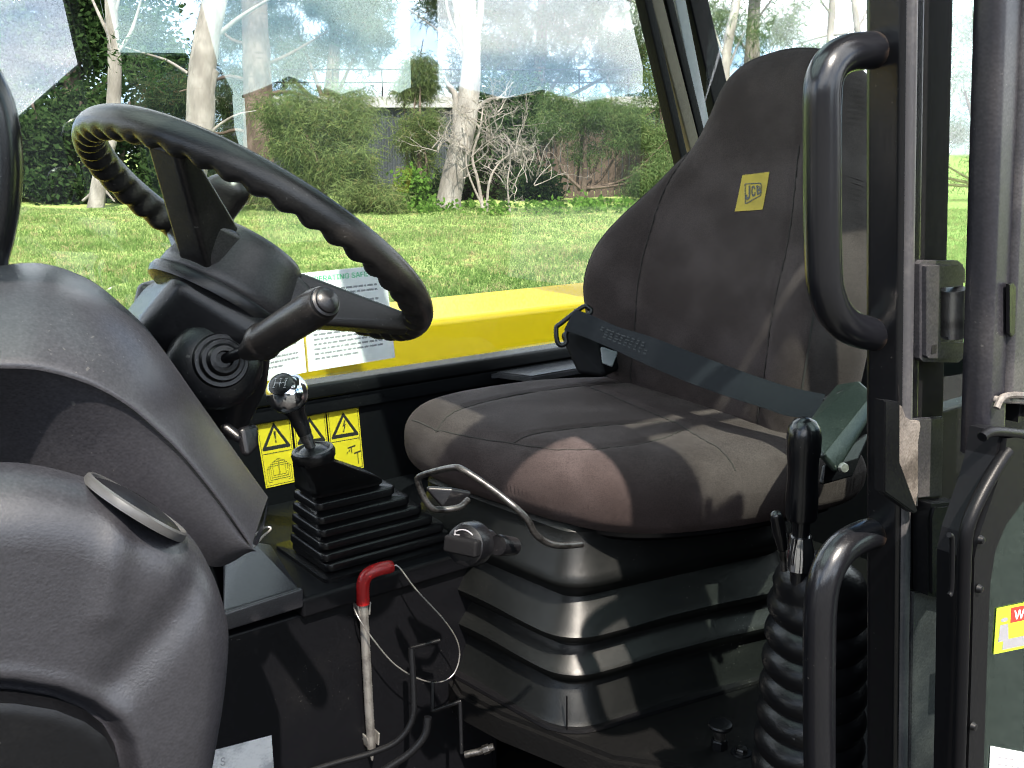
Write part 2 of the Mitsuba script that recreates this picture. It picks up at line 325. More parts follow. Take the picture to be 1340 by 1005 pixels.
# ------------------------------------------------------------------ trees
def bark(key, c0, c1, s, c2=None):
    def fn(p, n, uv):
        f = fbm(p.x * s, p.y * s, p.z * s * .35, 4); g = noise(p.x * 4, p.y * 4, p.z * 26)
        c = mix(c0, c1, smoothstep(.3, .75, f))
        return mix(c, c2 or c0, smoothstep(.62, .85, g * .6 + f * .4) * .6)
    return P(key, proc(fn), .85, lambda p, n, uv: fbm(p.x * 40, p.y * 40, p.z * 14, 3) * .012, 1.0, 2e-3, specular=.15)
bark('white_bark', (.17, .158, .142), (.33, .315, .29), 6, (.15, .135, .115))
bark('brown_bark', (.06, .045, .035), (.13, .10, .08), 9)
bark('grey_twig', (.20, .18, .16), (.34, .31, .28), 9)
def leafcol(c0, c1, c2, s=1.6):
    def fn(p, n, uv):
        f = fbm(p.x * s, p.y * s, p.z * s, 3); c = mikit.cell_rand(p.x * 22, p.y * 22, p.z * 22)
        return mix(mix(c0, c1, f * .55 + c * .45), c2, smoothstep(.86, .95, c) * .7)
    return fn
leafmat('feather_leaf', leafcol((.075, .125, .046), (.20, .255, .095), (.24, .22, .10)))
leafmat('pine_leaf', leafcol((.025, .050, .022), (.075, .105, .045), (.12, .07, .04)))
leafmat('oak_leaf', leafcol((.018, .045, .014), (.050, .090, .030), (.09, .13, .05)))
leafmat('ivy_leaf', leafcol((.07, .16, .025), (.13, .25, .05), (.16, .28, .06)))
leafmat('light_leaf', leafcol((.055, .105, .042), (.145, .205, .078), (.19, .21, .10)))
def branch(path, r0, r1, k=14, n=10, wob=.06, seed=0):
    p = spline(path, k); r = np.linspace(r0, r1, k); g = np.random.default_rng(seed)
    sh = 1 + wob * (g.random((k, n)) - .5) * 2
    return tube(p, r, n, shape=sh)
def leaves(c, d, ln, wd, seed):
    """Leaf quads at the points c along the directions d."""
    g = np.random.default_rng(seed); n = len(c)
    d = d / (np.linalg.norm(d, axis=1, keepdims=True) + 1e-9)
    s = np.cross(d, g.normal(size=(n, 3))); s /= np.linalg.norm(s, axis=1, keepdims=True) + 1e-9
    L = (ln * g.uniform(.6, 1.3, n))[:, None]; w = (wd * g.uniform(.7, 1.3, n))[:, None]
    v = np.stack([c, c + d * L * .45 + s * w / 2, c + d * L, c + d * L * .45 - s * w / 2], 1).reshape(-1, 3); i = np.arange(n) * 4
    return mk(v, np.vstack([np.stack([i, i + 1, i + 2], 1), np.stack([i, i + 2, i + 3], 1)]))
def cloud(blobs, clumps, per, spread, kind, ln, wd, seed):
    """Clumps scattered over ellipsoids (x, y, z, rx, ry, rz), with gaps, each clump a tuft of leaves."""
    g = np.random.default_rng(seed); cs = []
    vol = np.array([b[3] * b[4] * b[5] for b in blobs]) ** .75; num = np.maximum((vol / vol.sum() * clumps).astype(int), 4)
    for b, k in zip(blobs, num):
        u = g.normal(size=(k * 3, 3)); u /= np.linalg.norm(u, axis=1, keepdims=True); u *= (g.random(len(u))[:, None]) ** .45
        c = np.array(b[:3]) + u * np.array(b[3:]); keep = meshkit.fbm(c * 1.9 + seed, 3, seed) > .49
        cs.append(c[keep][:k])
    c = np.vstack(cs); n = len(c) * per; C = np.repeat(c, per, 0)
    d = g.normal(size=(n, 3))
    if kind == 'droop':
        d[:, 2] = d[:, 2] * .6 - .75; at = C + g.normal(size=(n, 3)) * spread * np.array([1, 1, .8])
    elif kind == 'tuft':
        axis = np.repeat(g.normal(size=(len(c), 3)) + [0, 0, .3], per, 0); d = d * .8 + axis * .9; at = C + g.normal(size=(n, 3)) * spread * .45
    else:
        d[:, 2] *= .7; at = C + g.normal(size=(n, 3)) * spread
    return leaves(at, d, ln, wd, seed + 1)
def px(D, *ps): return [away(x, y, D) for x, y in ps]
def blob(x, y, rx, ry, D, dz=None):
    s = D / FPX; c = away(x, y, D); return [*c, rx * s, (dz or rx) * s, ry * s]
def to_ground(x, D):
    """Foot point of what stands at the picture column x and the distance D."""
    c = away(x, 270, D); return np.array([c[0], c[1], float(ground_z(c[0], c[1])) - .08])

def tree(name, label, cat_, trunks, crown=None, mat='white_bark', limbs=(), group=None, leaf=None):
    tag(name, label, cat_, group)
    for k, (pth, r0, r1) in enumerate(trunks): part(name, 'trunk', branch(pth, r0, r1, 26, 14, .06, k), mat, 60)
    for k, (pth, r0, r1) in enumerate(limbs): part(name, 'limb', branch(pth, r0, r1, 10, 7, .05, 40 + k), mat, 60)
    if crown is not None: part(name, 'crown', crown, leaf, False)

def twigs(start, n, ln, r, seed, up=.4, depth=2, spread=.9):
    """Bare forked twigs growing from a point."""
    g = np.random.default_rng(seed); out = []
    def grow(p, d, ln, r, k):
        q = [p]
        for i in range(4):
            d = d + g.normal(size=3) * .22; d /= np.linalg.norm(d); q.append(q[-1] + d * ln / 4)
        out.append(tube(np.array(q), np.linspace(r, r * .5, 5), 5))
        if k:
            for j in range(g.integers(2, 4)):
                e = d + g.normal(size=3) * spread * .8; grow(q[g.integers(2, 5)], e / np.linalg.norm(e), ln * .62, r * .55, k - 1)
    for i in range(n):
        a = g.uniform(0, 2 * np.pi); d = np.array([math.cos(a) * spread, math.sin(a) * spread, up + g.random() * .8]); grow(np.asarray(start, float) + g.normal(size=3) * .05, d / np.linalg.norm(d), ln * g.uniform(.7, 1.2), r, depth)
    return cat(out)

# 1 the leaning white trunk in the middle
D = 13.5
b0 = to_ground(586, D)
tree('white_tree', 'pale forked tree leaning right on the grass, middle of the side window', 'tree',
     [([b0, *px(D, (589, 250), (604, 185), (613, 130), (617, 70), (612, 20), (606, -90), (596, -220))], .175, .07)],
     limbs=[(px(D, (604, 190), (598, 150), (597, 128), (590, 116), (584, 108)), .10, .03), (px(D, (615, 100), (606, 60), (597, 10), (590, -120)), .055, .03), (px(D, (617, 150), (636, 132), (650, 128), (662, 128)), .030, .016),
            (px(D, (650, 131), (660, 121), (672, 107)), .014, .006), (px(D, (617, 72), (626, 40), (632, -30), (640, -120)), .05, .03), (px(D, (607, 78), (592, 56), (560, 30), (528, 8)), .018, .007),
            (px(D, (622, 160), (634, 168), (648, 158), (662, 150)), .010, .004), (px(D, (603, 60), (585, 10), (580, -60)), .022, .01)],
     crown=cloud([blob(575, 15, 34, 22, D + .6), blob(600, -40, 60, 40, D + .6), blob(632, 65, 14, 26, D + .5)], 260, 26, .10, 'tuft', .16, .012, 11), leaf='pine_leaf')
# the sawn knot on it
part('white_tree', 'knot', lathe([(0.0, .10), (.045, .10), (.055, .06), (.05, 0), (.05, -.1)], away(608, 197, D - .10), np.array([.5, -1, .2]), 12), 'white_bark', 40)
# 2 the white trunk behind the steering wheel
D = 10.5
b0 = to_ground(240, D)
tree('white_tree_001', 'stout white trunk with a sawn limb stub, behind the steering wheel', 'tree',
     [([b0, *px(D, (250, 230), (262, 165), (263, 110), (270, 55), (281, 0), (292, -80), (300, -200))], .160, .115)],
     limbs=[(px(D, (262, 150), (270, 120), (276, 100), (281, 91)), .13, .06), (px(D, (246, 96), (220, 80), (190, 70), (164, 62)), .020, .006),
            (px(D, (287, 45), (310, 25), (340, 6), (372, -12)), .028, .010), (px(D, (280, 20), (262, -60), (240, -160)), .07, .04), (px(D, (262, 190), (285, 165), (310, 150), (335, 145)), .020, .006)],
     crown=cloud([blob(185, 78, 26, 20, D), blob(205, 95, 14, 12, D), blob(150, 60, 20, 14, D + .3), blob(240, -90, 90, 60, D + .5)], 130, 20, .09, 'spread', .10, .022, 12), leaf='oak_leaf')
# 3 slim white trunk at the far left
D = 14.5
b0 = to_ground(123, D)
tree('white_tree_002', 'slim white trunk in front of the dark hedge at far left', 'tree',
     [([b0, *px(D, (133, 225), (143, 180), (149, 130), (150, 80), (146, 20), (140, -120))], .12, .07)],
     limbs=[(px(D, (128, 245), (118, 255), (108, 263)), .03, .02), (px(D, (149, 60), (130, 20), (112, -20)), .035, .012), (px(D, (149, 75), (172, 40), (190, -20)), .035, .012), (px(D, (148, 30), (160, -20), (175, -80)), .03, .012), (px(D, (128, 240), (140, 252), (150, 264)), .025, .012)])
# 4 the dark pine
D = 15.0
b0 = to_ground(338, D)
tree('pine_tree', 'dark brown pine trunk with spiky foliage, right of the white trunks', 'tree',
     [([b0, *px(D, (338, 220), (338, 150), (336, 80), (333, 0), (332, -160))], .24, .17)], mat='brown_bark',
     limbs=[(px(D, (336, 180), (310, 170), (285, 175), (262, 160)), .04, .01), (px(D, (334, 110), (300, 100), (270, 110), (235, 120)), .04, .01), (px(D, (338, 130), (370, 120), (420, 130)), .04, .01), (px(D, (335, 90), (380, 70), (430, 40)), .035, .01),
            (px(D, (336, 205), (360, 175), (385, 150)), .02, .006), (px(D, (333, 60), (300, 50), (280, 20)), .035, .01), (px(D, (331, -20), (390, -40), (470, -30)), .06, .02), (px(D, (330, -40), (270, -60), (200, -50)), .06, .02)],
     crown=cloud([blob(230, 130, 40, 45, D + .6), blob(300, 150, 36, 50, D + .7), blob(300, 60, 34, 60, D + .8), blob(330, -30, 90, 40, D + .6), blob(470, 5, 50, 35, D + .2), blob(500, 45, 22, 28, D), blob(270, 215, 50, 40, D + .8), blob(200, 165, 26, 30, D + .9)], 900, 34, .12, 'tuft', .19, .013, 13), leaf='pine_leaf')
# 5 feathery she-oaks between the pine and the leaning tree
D = 13.0
def feather(name, label, x, D, blobs, clumps, seed, leaf='feather_leaf', group=None, ln=.22):
    b = to_ground(x, D)
    limbs = []
    g = np.random.default_rng(seed); whole = blobs; blobs = []
    for bl in whole:                       # each mass is made of smaller sprays that stick out unevenly
        blobs.append([*bl[:3], bl[3] * .62, bl[4] * .62, bl[5] * .62])
        for k in range(7):
            u = g.normal(size=3); u /= np.linalg.norm(u); f = g.uniform(.24, .42)
            blobs.append([bl[0] + u[0] * bl[3] * .85, bl[1] + u[1] * bl[4] * .85, bl[2] + u[2] * bl[5] * .9, bl[3] * f, bl[4] * f, bl[5] * f * .8])
    for bl in whole:
        c = np.array(bl[:3]); q = b + (c - b) * .45 + g.normal(size=3) * .12
        limbs.append(([b + ZZ * .3, q, c, c + (c - q) * .35 + g.normal(size=3) * .08], .026, .006))
    tree(name, label, 'shrub' if 'shrub' in label else 'tree', [([b, b + ZZ * .5 + [.05, 0, 0], np.array(whole[0][:3])], .05, .02)], cloud(blobs, int(clumps * 1.3), 34, .10, 'droop', ln * .72, .0095, seed), 'brown_bark', limbs, group, leaf)
feather('feathery_tree', 'feathery yellow-green drooping tree, right of the dark pine trunk', 420, D,
        [blob(395, 165, 62, 46, D), blob(450, 222, 56, 40, D), blob(375, 225, 52, 42, D), blob(330, 235, 34, 30, D + .3), blob(430, 125, 50, 20, D + .4), blob(480, 255, 50, 22, D), blob(465, 165, 36, 30, D + .3)], 900, 21)
feather('feathery_tree_001', 'small drooping green tree just left of the leaning forked trunk', 545, 14.2,
        [blob(548, 170, 26, 24, 14.2), blob(545, 105, 24, 17, 14.4), blob(528, 112, 20, 12, 14.4), blob(556, 205, 14, 16, 14.2), blob(550, 84, 22, 10, 14.4)], 330, 22, 'feather_leaf')
# 6 dark hedge at far left
D = 15.5
hb = [blob(60, 190, 60, 70, D), blob(110, 170, 50, 60, D), blob(20, 220, 50, 50, D), blob(150, 215, 44, 50, D), blob(190, 210, 34, 55, D), blob(95, 235, 60, 30, D), blob(160, 130, 24, 24, D + .4), blob(-40, 150, 60, 80, D), blob(210, 250, 34, 24, D), blob(-20, 60, 60, 60, D + .6)]
b = to_ground(90, D)
tag('dark_bush', 'dense dark broad-leaved bush at far left behind the slim trunk', 'bush')
part('dark_bush', 'foliage', cloud(hb, 1500, 30, .12, 'spread', .12, .065, 31), 'oak_leaf', False)
part('dark_bush', 'stem', cat([branch([b + [dx, 0, 0], b + [dx * 1.2, .1, .7], b + [dx * 1.5, .1, 1.6]], .05, .02, seed=i) for i, dx in enumerate((-.8, -.3, .2, .7))]), 'brown_bark', 50)
# 7 bare shrub right of the leaning trunk
D = 13.2
b = to_ground(640, D)
tag('bare_shrub', 'leafless grey shrub of tangled twigs right of the leaning trunk', 'shrub')
part('bare_shrub', 'stem', cat([branch([to_ground(634, D), *px(D, (625, 235), (618, 205), (628, 170), (632, 140))], .028, .010, seed=1), branch([to_ground(636, D), *px(D, (640, 240), (652, 215), (672, 200), (690, 196))], .022, .008, seed=2),
     branch([to_ground(640, D), *px(D, (622, 250), (610, 215), (612, 180), (606, 150))], .018, .006, seed=3), branch([to_ground(668, D), *px(D, (664, 240), (668, 210), (664, 190))], .016, .006, seed=4)]), 'grey_twig', 50)
part('bare_shrub', 'twig', cat([twigs(away(x, y, D), 5, .42, .0085, 50 + i, .35, 3) for i, (x, y) in enumerate([(630, 165), (650, 215), (690, 198), (612, 200), (668, 205), (640, 180), (664, 245), (600, 225), (700, 235), (645, 150), (570, 190)])]), 'grey_twig', 50)
# 8 bushy trees on the right
feather('bushy_tree', 'bushy mid-green tree in front of the timber fence, left of the seat', 760, 14.6,
        [blob(765, 150, 56, 28, 14.6), blob(830, 165, 46, 34, 14.6), blob(722, 150, 24, 26, 14.8), blob(800, 140, 44, 20, 14.8), blob(866, 190, 30, 50, 14.4), blob(850, 232, 34, 22, 14.4), blob(770, 200, 26, 20, 14.7)], 850, 23, 'light_leaf', ln=.15)
feather('bushy_tree_001', 'tall green tree seen past the rear corner post of the cab', 880, 15.5,
        [blob(868, 60, 30, 50, 15.5), blob(880, 130, 40, 44, 15.5), blob(900, 10, 60, 40, 15.7), blob(850, 20, 20, 20, 15.4), blob(905, 190, 60, 50, 15.5)], 600, 24, 'light_leaf', ln=.16)
# dark evergreen mass against the building
D = 16.2
tag('evergreen_shrub', 'dark evergreen shrub in shade behind the bare twiggy shrub', 'shrub')
part('evergreen_shrub', 'foliage', cloud([blob(650, 180, 46, 45, D), blob(680, 150, 36, 34, D), blob(640, 240, 56, 34, D), blob(690, 250, 40, 26, D), blob(650, 120, 24, 16, D), blob(575, 255, 30, 18, D)], 700, 26, .13, 'spread', .13, .05, 33), 'oak_leaf', False)
part('evergreen_shrub', 'stem', cat([branch([to_ground(x, D), away(x + 6, 220, D), away(x, 170, D)], .05, .02, seed=x) for x in (630, 660, 700)]), 'brown_bark', 50)
# tall dark trees beyond the building
for i, (lab, x, D, bl, nc, sd, lf) in enumerate([
    ('tall dark tree beyond the building, right of the leaning trunk', 700, 25.0, [(640, 40, 60, 70), (700, 70, 70, 60), (770, 40, 70, 80), (830, 80, 50, 60), (720, -30, 100, 60), (610, 90, 26, 40), (820, -20, 60, 60)], 1300, 71, 'pine_leaf'),
    ('tall dark tree beyond the building, above the feathery green tree', 430, 24.0, [(390, 40, 50, 60), (440, 10, 56, 60), (470, 60, 36, 44), (360, 80, 40, 50), (420, -60, 90, 60)], 800, 72, 'pine_leaf'),
    ('tall dark tree at far left beyond the broad-leaved bush', 90, 22.0, [(40, 60, 70, 80), (110, 40, 60, 70), (190, 60, 50, 70), (230, 130, 30, 60), (100, -50, 120, 60), (-40, 60, 70, 100)], 1100, 73, 'oak_leaf')]):
    nm = 'tall_tree' + (f'_{i:03d}' if i else ''); b = to_ground(x, D)
    tree(nm, lab, 'tree', [([b, away(x, 160, D), away(x + 8, 60, D), away(x + 12, -60, D)], .22, .10)], cloud([blob(*q, D) for q in bl], nc, 30, .20, 'tuft' if lf == 'pine_leaf' else 'spread', .30 if lf == 'pine_leaf' else .17, .022 if lf == 'pine_leaf' else .09, sd), 'brown_bark',
         [([away(x, 150, D), away((x + q[0]) / 2, (150 + q[1]) / 2, D), away(q[0], q[1], D)], .07, .02) for q in bl[:4]], None, lf)
# ivy and weeds at the edge of the grass
D = 13.4
tag('ivy_shrub', 'small bright green leafy shrub at the foot of the leaning trunk', 'shrub')
part('ivy_shrub', 'foliage', cloud([blob(540, 245, 18, 20, D), blob(530, 262, 14, 10, D)], 60, 22, .07, 'spread', .07, .055, 35), 'ivy_leaf', False)
part('ivy_shrub', 'stem', branch([to_ground(540, D), away(538, 250, D), away(543, 232, D)], .012, .005), 'grey_twig', 50)
wx = np.random.default_rng(5).uniform(480, 830, 80)
put('weeds', cat([cloud([[*(to_ground(x, D - .2 + .5 * math.sin(x)) + ZZ * .12), .12, .12, .07]], 4, 9, .05, 'spread', .07, .05, int(x * 10)) for x in wx]), 'ivy_leaf', False, 'low leafy weeds along the far edge of the turf', 'weeds', kind='stuff')
# white gums seen through the rear window
for i, (lab, trs, lbs, bl, sd) in enumerate([
    ('white-barked tree seen through the rear window above the seat back', [[(948, 120), (952, 60), (962, 10), (970, -60), (980, -200)]], [[(953, 95), (935, 40), (918, 5), (905, -40)], [(953, 90), (965, 60), (975, 40)]], [(930, 30, 34, 40), (985, 50, 30, 36), (960, -60, 70, 50)], 61),
    ('twin-stemmed white tree, middle one seen over the seat back', [[(978, 110), (981, 60), (985, 0), (990, -160)], [(990, 110), (988, 60), (990, 0), (1000, -160)]], [[(990, 90), (1010, 76), (1030, 70)], [(986, 30), (1006, 5), (1030, -30)], [(981, 70), (960, 45), (935, 20)]], [(1030, 30, 40, 40), (1060, 60, 30, 16), (1020, -50, 70, 50), (1010, 75, 40, 20)], 62),
    ('thin pale tree with bare branches seen between the seat back and door post', [[(1084, 110), (1086, 50), (1090, -10), (1094, -150)], [(1126, 110), (1124, 60), (1118, 0), (1112, -80)]], [[(1086, 45), (1062, 52), (1040, 58)], [(1086, 46), (1110, 42), (1138, 20)], [(1088, 20), (1074, 0), (1060, -30)], [(1122, 40), (1136, 10), (1150, -20)], [(1086, 60), (1106, 55), (1134, 50)]], [(1062, 62, 14, 8), (1140, -40, 40, 20)], 63)]):
    D = 15.0 + .6 * i
    nm = 'white_gum' + (f'_{i:03d}' if i else '')
    tree(nm, lab, 'tree', [([to_ground(t[0][0], D), *px(D, *t)], .085 if i < 2 else .06, .05) for t in trs], limbs=[(px(D, *q), .022, .007) for q in lbs],
         crown=cloud([blob(*q, D + .3) for q in bl], 330 if i < 2 else 60, 26, .12, 'droop', .17, .011, sd), leaf='light_leaf')
# trees beyond the door post, at right
feather('bushy_tree_002', 'green tree seen through the narrow glass beside the door post', 1290, 15.5,
        [blob(1262, 120, 50, 56, 15.5), blob(1275, 40, 60, 60, 15.8), blob(1270, 190, 50, 50, 15.5), blob(1330, 180, 60, 60, 15.5), blob(1400, 150, 80, 90, 15.5), blob(1200, 190, 60, 50, 15.5), blob(1080, 170, 60, 50, 15.5), blob(1000, 180, 60, 50, 15.5)], 900, 25, 'light_leaf', ln=.16)

# ------------------------------------------------------------------ building and fence beyond
P('slate_cladding', dusty((0.0358, 0.0442, 0.0553), (0.0553, 0.0650, 0.0780), 1.5), .5)
P('white_fascia', dusty((0.4340, 0.4410, 0.4480), (0.3500, 0.3500, 0.3500), 1), .5)
P('timber', dusty((0.0960, 0.0690, 0.0540), (0.0600, 0.0432, 0.0348), 3), .85)
P('green_roof', dusty((.06, .085, .08), (.09, .115, .105), 1), .6)
BD = 19.0
x0, x1 = away(290, 150, BD)[0], away(920, 150, BD)[0]
yb = away(600, 150, BD)[1]; zg = float(ground_z(0, yb)) - .1
ztop = away(560, 141, BD)[2]; 
tag('storage_building', 'long slate-blue corrugated building with a white roof edge behind the trees', 'building')
prof = []; k = 0
xs = np.arange(x0, x1, .1)
for x in xs: prof += [(x, 0), (x + .045, 0), (x + .055, -.03), (x + .09, -.03)]
prof = np.array(prof)
wall = sheet([np.c_[prof[:, 0], yb + prof[:, 1], np.full(len(prof), zg)], np.c_[prof[:, 0], yb + prof[:, 1], np.full(len(prof), ztop)]])
part('storage_building', 'wall', wall, 'slate_cladding', False)
def wbox(lo, hi): 
    m = trimesh.creation.box(extents=np.subtract(hi, lo)); m.apply_translation((np.asarray(lo) + hi) / 2); return m
part('storage_building', 'fascia', wbox([x0 - .1, yb - .12, ztop], [x1, yb + .1, ztop + .20]), 'white_fascia', False)
part('storage_building', 'roof', wbox([x0, yb + .1, ztop], [x1, yb + 6, ztop + .12]), 'green_roof', False)
part('storage_building', 'side_wall', wbox([x0, yb + .02, zg], [x0 + .08, yb + 6, ztop]), 'slate_cladding', False)
tag('storage_building__railing', 'thin dark guard rail along the roof')
zr = ztop + .2
part('storage_building', 'railing', cat([tube(np.array([[x0, yb + .3, zr + h], [x1, yb + .3, zr + h]]), .014, 6) for h in (.28, .52)] + [tube(np.array([[x, yb + .3, zr - .05], [x, yb + .3, zr + .52]]), .016, 6) for x in np.arange(x0 + .2, x1, .95)]), 'seal_rubber', 60)
FD = 16.6
tag('timber_fence', 'weathered brown timber paling fence behind the bushy tree', 'fence')
fx0, fx1 = away(680, 200, FD)[0], away(960, 200, FD)[0]; fy = away(780, 200, FD)[1]; fz = away(780, 165, FD)[2]; fg = float(ground_z(fx0, fy)) - .1
pal = wbox([0, 0, 0], [.105, .018, fz - fg]); g = np.random.default_rng(3)
for i, x in enumerate(np.arange(fx0, fx1, .115)):
    m = pal.copy(); m.apply_translation([x, fy + g.uniform(-.006, .006), fg + g.uniform(-.05, .03)]); part('timber_fence', 'paling', m, 'timber', False)
part('timber_fence', 'rail', cat([wbox([fx0, fy + .02, fg + h], [fx1, fy + .06, fg + h + .08]) for h in (.3, 1.0)]), 'timber', False)

# sheds across the yard, behind the photographer; the window mirrors two, the last is added to darken reflections in the paint
P('shed_wall', dusty((.030, .036, .036), (.05, .055, .054), 1.0), .7)
def shed(key, label, skyline, dist, depth):
    tag(key, label, 'shed')
    pts = []
    for az, el in skyline:
        a = math.radians(az); pts.append((np.array([math.sin(a) * dist, math.cos(a) * dist, 0]), CAM[2] + dist * math.tan(math.radians(el))))
    fr = np.array([[p[0], p[1], z] for p, z in pts]); bt = fr.copy(); bt[:, 2] = -.1
    out = fr[0][:2] + fr[-1][:2]; out = np.r_[out / np.linalg.norm(out) * depth, 0]
    part(key, 'wall', cat([sheet([bt, fr]), sheet([bt + out, fr + out]), sheet([np.array([bt[0], fr[0]]), np.array([bt[0], fr[0]]) + out]), sheet([np.array([bt[-1], fr[-1]]), np.array([bt[-1], fr[-1]]) + out])]), 'shed_wall', False)
    ov = out / np.linalg.norm(out) * .3
    part(key, 'roof', cat([sheet([fr - ov, fr + out + ov]), sheet([fr - ov + ZZ * .08, fr + out + ov + ZZ * .08]), sheet([fr - ov, fr - ov + ZZ * .08])]), 'green_roof', False)
shed('gabled_shed', 'row of dark gabled sheds mirrored in the side window above the bushes', [(117.2, 3.2), (116.1, 3.6), (114.5, 4.3), (111.6, 3.3), (109.6, 3.9), (107.4, 3.2), (105.6, 3.3), (104.6, 3.8), (101.9, 3.1), (99.7, 3.6), (97.2, 2.9), (94, 3.4), (90, 2.6)], 34, 9)
shed('tall_shed', 'tall dark shed mirrored at the left of the side window', [(131.5, .6), (130.4, .8), (125.9, 4.7), (125.3, 5.4), (118.6, 5.5), (117.6, 3.4)], 30, 8)
shed('added_shed', 'added long dark shed, unseen behind the viewer, to darken reflections in the door paint', [(150, 3), (152, 7), (178, 9), (205, 7), (232, 6), (234, 3)], 22, 8)

# ------------------------------------------------------------------ the machine: boom outside the far window
tag('loader_boom', 'long yellow painted steel boom lying outside the side window', 'boom')
bz = 1.400; bp = rrect(.30, .26, .016, 5) + [1.80 + .15, bz - .13]
def lengthwise(prof, r0, r1, n=2):
    return loft([W(np.c_[np.full(len(prof), r), prof]) for r in np.linspace(r0, r1, n)])
part('loader_boom', 'beam', lengthwise(bp, -1.6, 2.35, 12), 'yellow_paint', 40)
part('loader_boom', 'wear_pad', slab([2.28, 1.79, bz - .22], [2.33, 2.12, bz + .012], .006), 'satin_paint')

# ------------------------------------------------------------------ cab shell
tag('machine_cab', 'black steel operator cab with glazed sides and open doorway', 'cab')
C_ = 'machine_cab'
ZS = 1.352                                              # top of the far side sill
part(C_, 'side_wall', slab([-1.0, LW, .70], [1.72, LW + .03, ZS - .01], .003), 'dark_panel')
part(C_, 'sill', slab([-1.0, LW - .022, ZS - .028], [1.72, LW + .028, ZS], .005), 'satin_paint')
part(C_, 'sill_ledge', slab([-1.0, LW - .012, ZS - .060], [1.72, LW - .001, ZS - .030], .004), 'dark_panel')
part(C_, 'side_window', mk(W([[-1.0, LW + .012, ZS - .004], [1.60, LW + .012, ZS - .004], [1.60, LW + .012, 2.34], [-1.0, LW + .012, 2.34]]), [[0, 1, 2], [0, 2, 3]]), 'clear_glass', False)
sh_ = [V(level(x, y, 1.322))[:2] for x, y in ((652, 487), (752, 474))]
part(C_, 'side_shelf', extrude(np.array([sh_[0], [sh_[0][0] + .03, sh_[0][1] - .07], [1.76, sh_[0][1] - .07], [1.76, LW - .024], [sh_[1][0] - .2, LW - .024]]), .012, ZZ * 1.310, RR, LL, ZZ, .003), 'dusty_lit_paint', 30)
# rear wall, rear window
RB = 1.78
part(C_, 'rear_wall', slab([RB, .46, .70], [RB + .03, LW, 1.40], .003), 'dark_panel')
part(C_, 'rear_window', mk(W([[RB + .01, .5, 1.395], [RB + .01, LW, 1.395], [RB + .01, LW, 2.34], [RB + .01, .5, 2.34]]), [[0, 1, 2], [0, 2, 3]]), 'rear_glass', False)
# far rear corner post: black seal, beige trim, seal, pale outer post, black frame
pa, pb = side(862, 90, LW), side(840, 0, LW)
def post(p0, p1, w, h, m, ext=(.9, .35), off=0):
    d = (np.subtract(p1, p0)) / np.linalg.norm(np.subtract(p1, p0)); return bar(p0 - d * ext[0], p1 + d * ext[1], w, h, .004, LL)
for nm, xa, xb, yb_, l, wd, th, m in (('post_seal', 885, 842, 185, LW, .024, .03, 'seal_rubber'), ('post_trim', 895, 856, 150, LW + .006, .036, .02, 'beige_trim'), ('post_seal', 893, 869, 100, LW + .012, .024, .035, 'seal_rubber'),
                                    ('corner_post', 904, 884, 100, LW + .03, .034, .03, 'pale_metal'), ('rear_post', 925, 904, 90, LW + .040, .060, .05, 'seal_rubber')):
    part(C_, nm, post(side(xa, yb_, l), side(xb, 0, l), wd, th, m), m)
# roof with a tinted glass panel, front wall and posts (out of view, they cast the cab's shade; the roof openings are shaped to steer the sun)
ROZ = 2.36
roof = Polygon([(-1.0, .40), (1.85, .40), (1.85, LW + .06), (-1.0, LW + .06)]).difference(Polygon(rrect(1.12, 1.0, .07) + [.06, 1.0])).difference(Polygon(rrect(.72, .64, .07) + [1.04, 1.18]))
part(C_, 'roof', extrude(roof, .09, ZZ * ROZ, RR, LL, ZZ), 'satin_paint', 30)
for ra_, rb2, la_, lb_ in ((-.53, .64, .47, 1.53), (.65, 1.43, .83, 1.53)):
    part(C_, 'roof_window', mk(W([[ra_, la_, ROZ + .03], [rb2, la_, ROZ + .03], [rb2, lb_, ROZ + .03], [ra_, lb_, ROZ + .03]]), [[0, 1, 2], [0, 2, 3]]), 'green_glass', False)
part(C_, 'front_post', bar(W([-.42, .46, .7]), W([-.30, .46, ROZ]), .07, .07, .01), 'satin_paint')
part(C_, 'front_post', bar(W([-1.0, LW + .02, .7]), W([-1.0, LW + .02, ROZ]), .07, .07, .01), 'satin_paint')
part(C_, 'rear_post', bar(W([RB, .46, .7]), W([RB, .46, ROZ]), .07, .07, .01), 'satin_paint')
# near door post
def post_r(z): return .799 - .140 * (z - 1.548)
pa, pb = W([post_r(.60), 0, .60]), W([post_r(2.36), 0, 2.36]); pd_ = (pb - pa) / np.linalg.norm(pb - pa)
def on_post(prof, z0, z1):
    """Sections (r from the post's front face, l) swept along the leaning post."""
    return loft([W(np.c_[post_r(z) + prof[:, 0], prof[:, 1], np.full(len(prof), z)]) for z in (z0, z1)])
PW2 = V(side(1250, 400, NL))[0] - post_r(V(side(1250, 400, NL))[2]); PW = V(side(1209, 400, NL))[0] - post_r(V(side(1209, 400, NL))[2])
prof = np.array([(x * 1.0, y) for x, y in rrect(PW + .006, .038, .007, 6)]) + [PW / 2 - .003, NL + .020]
part(C_, 'door_post', on_post(prof, .60, 2.37), 'gloss_paint', 40)
part(C_, 'post_highlight', on_post(rrect(.0150, .016, .0068, 7) + [.0040, NL + .0060], .60, 2.37), 'lit_edge_paint', 40)  # corner highlight of the post, painted as a lighter strip
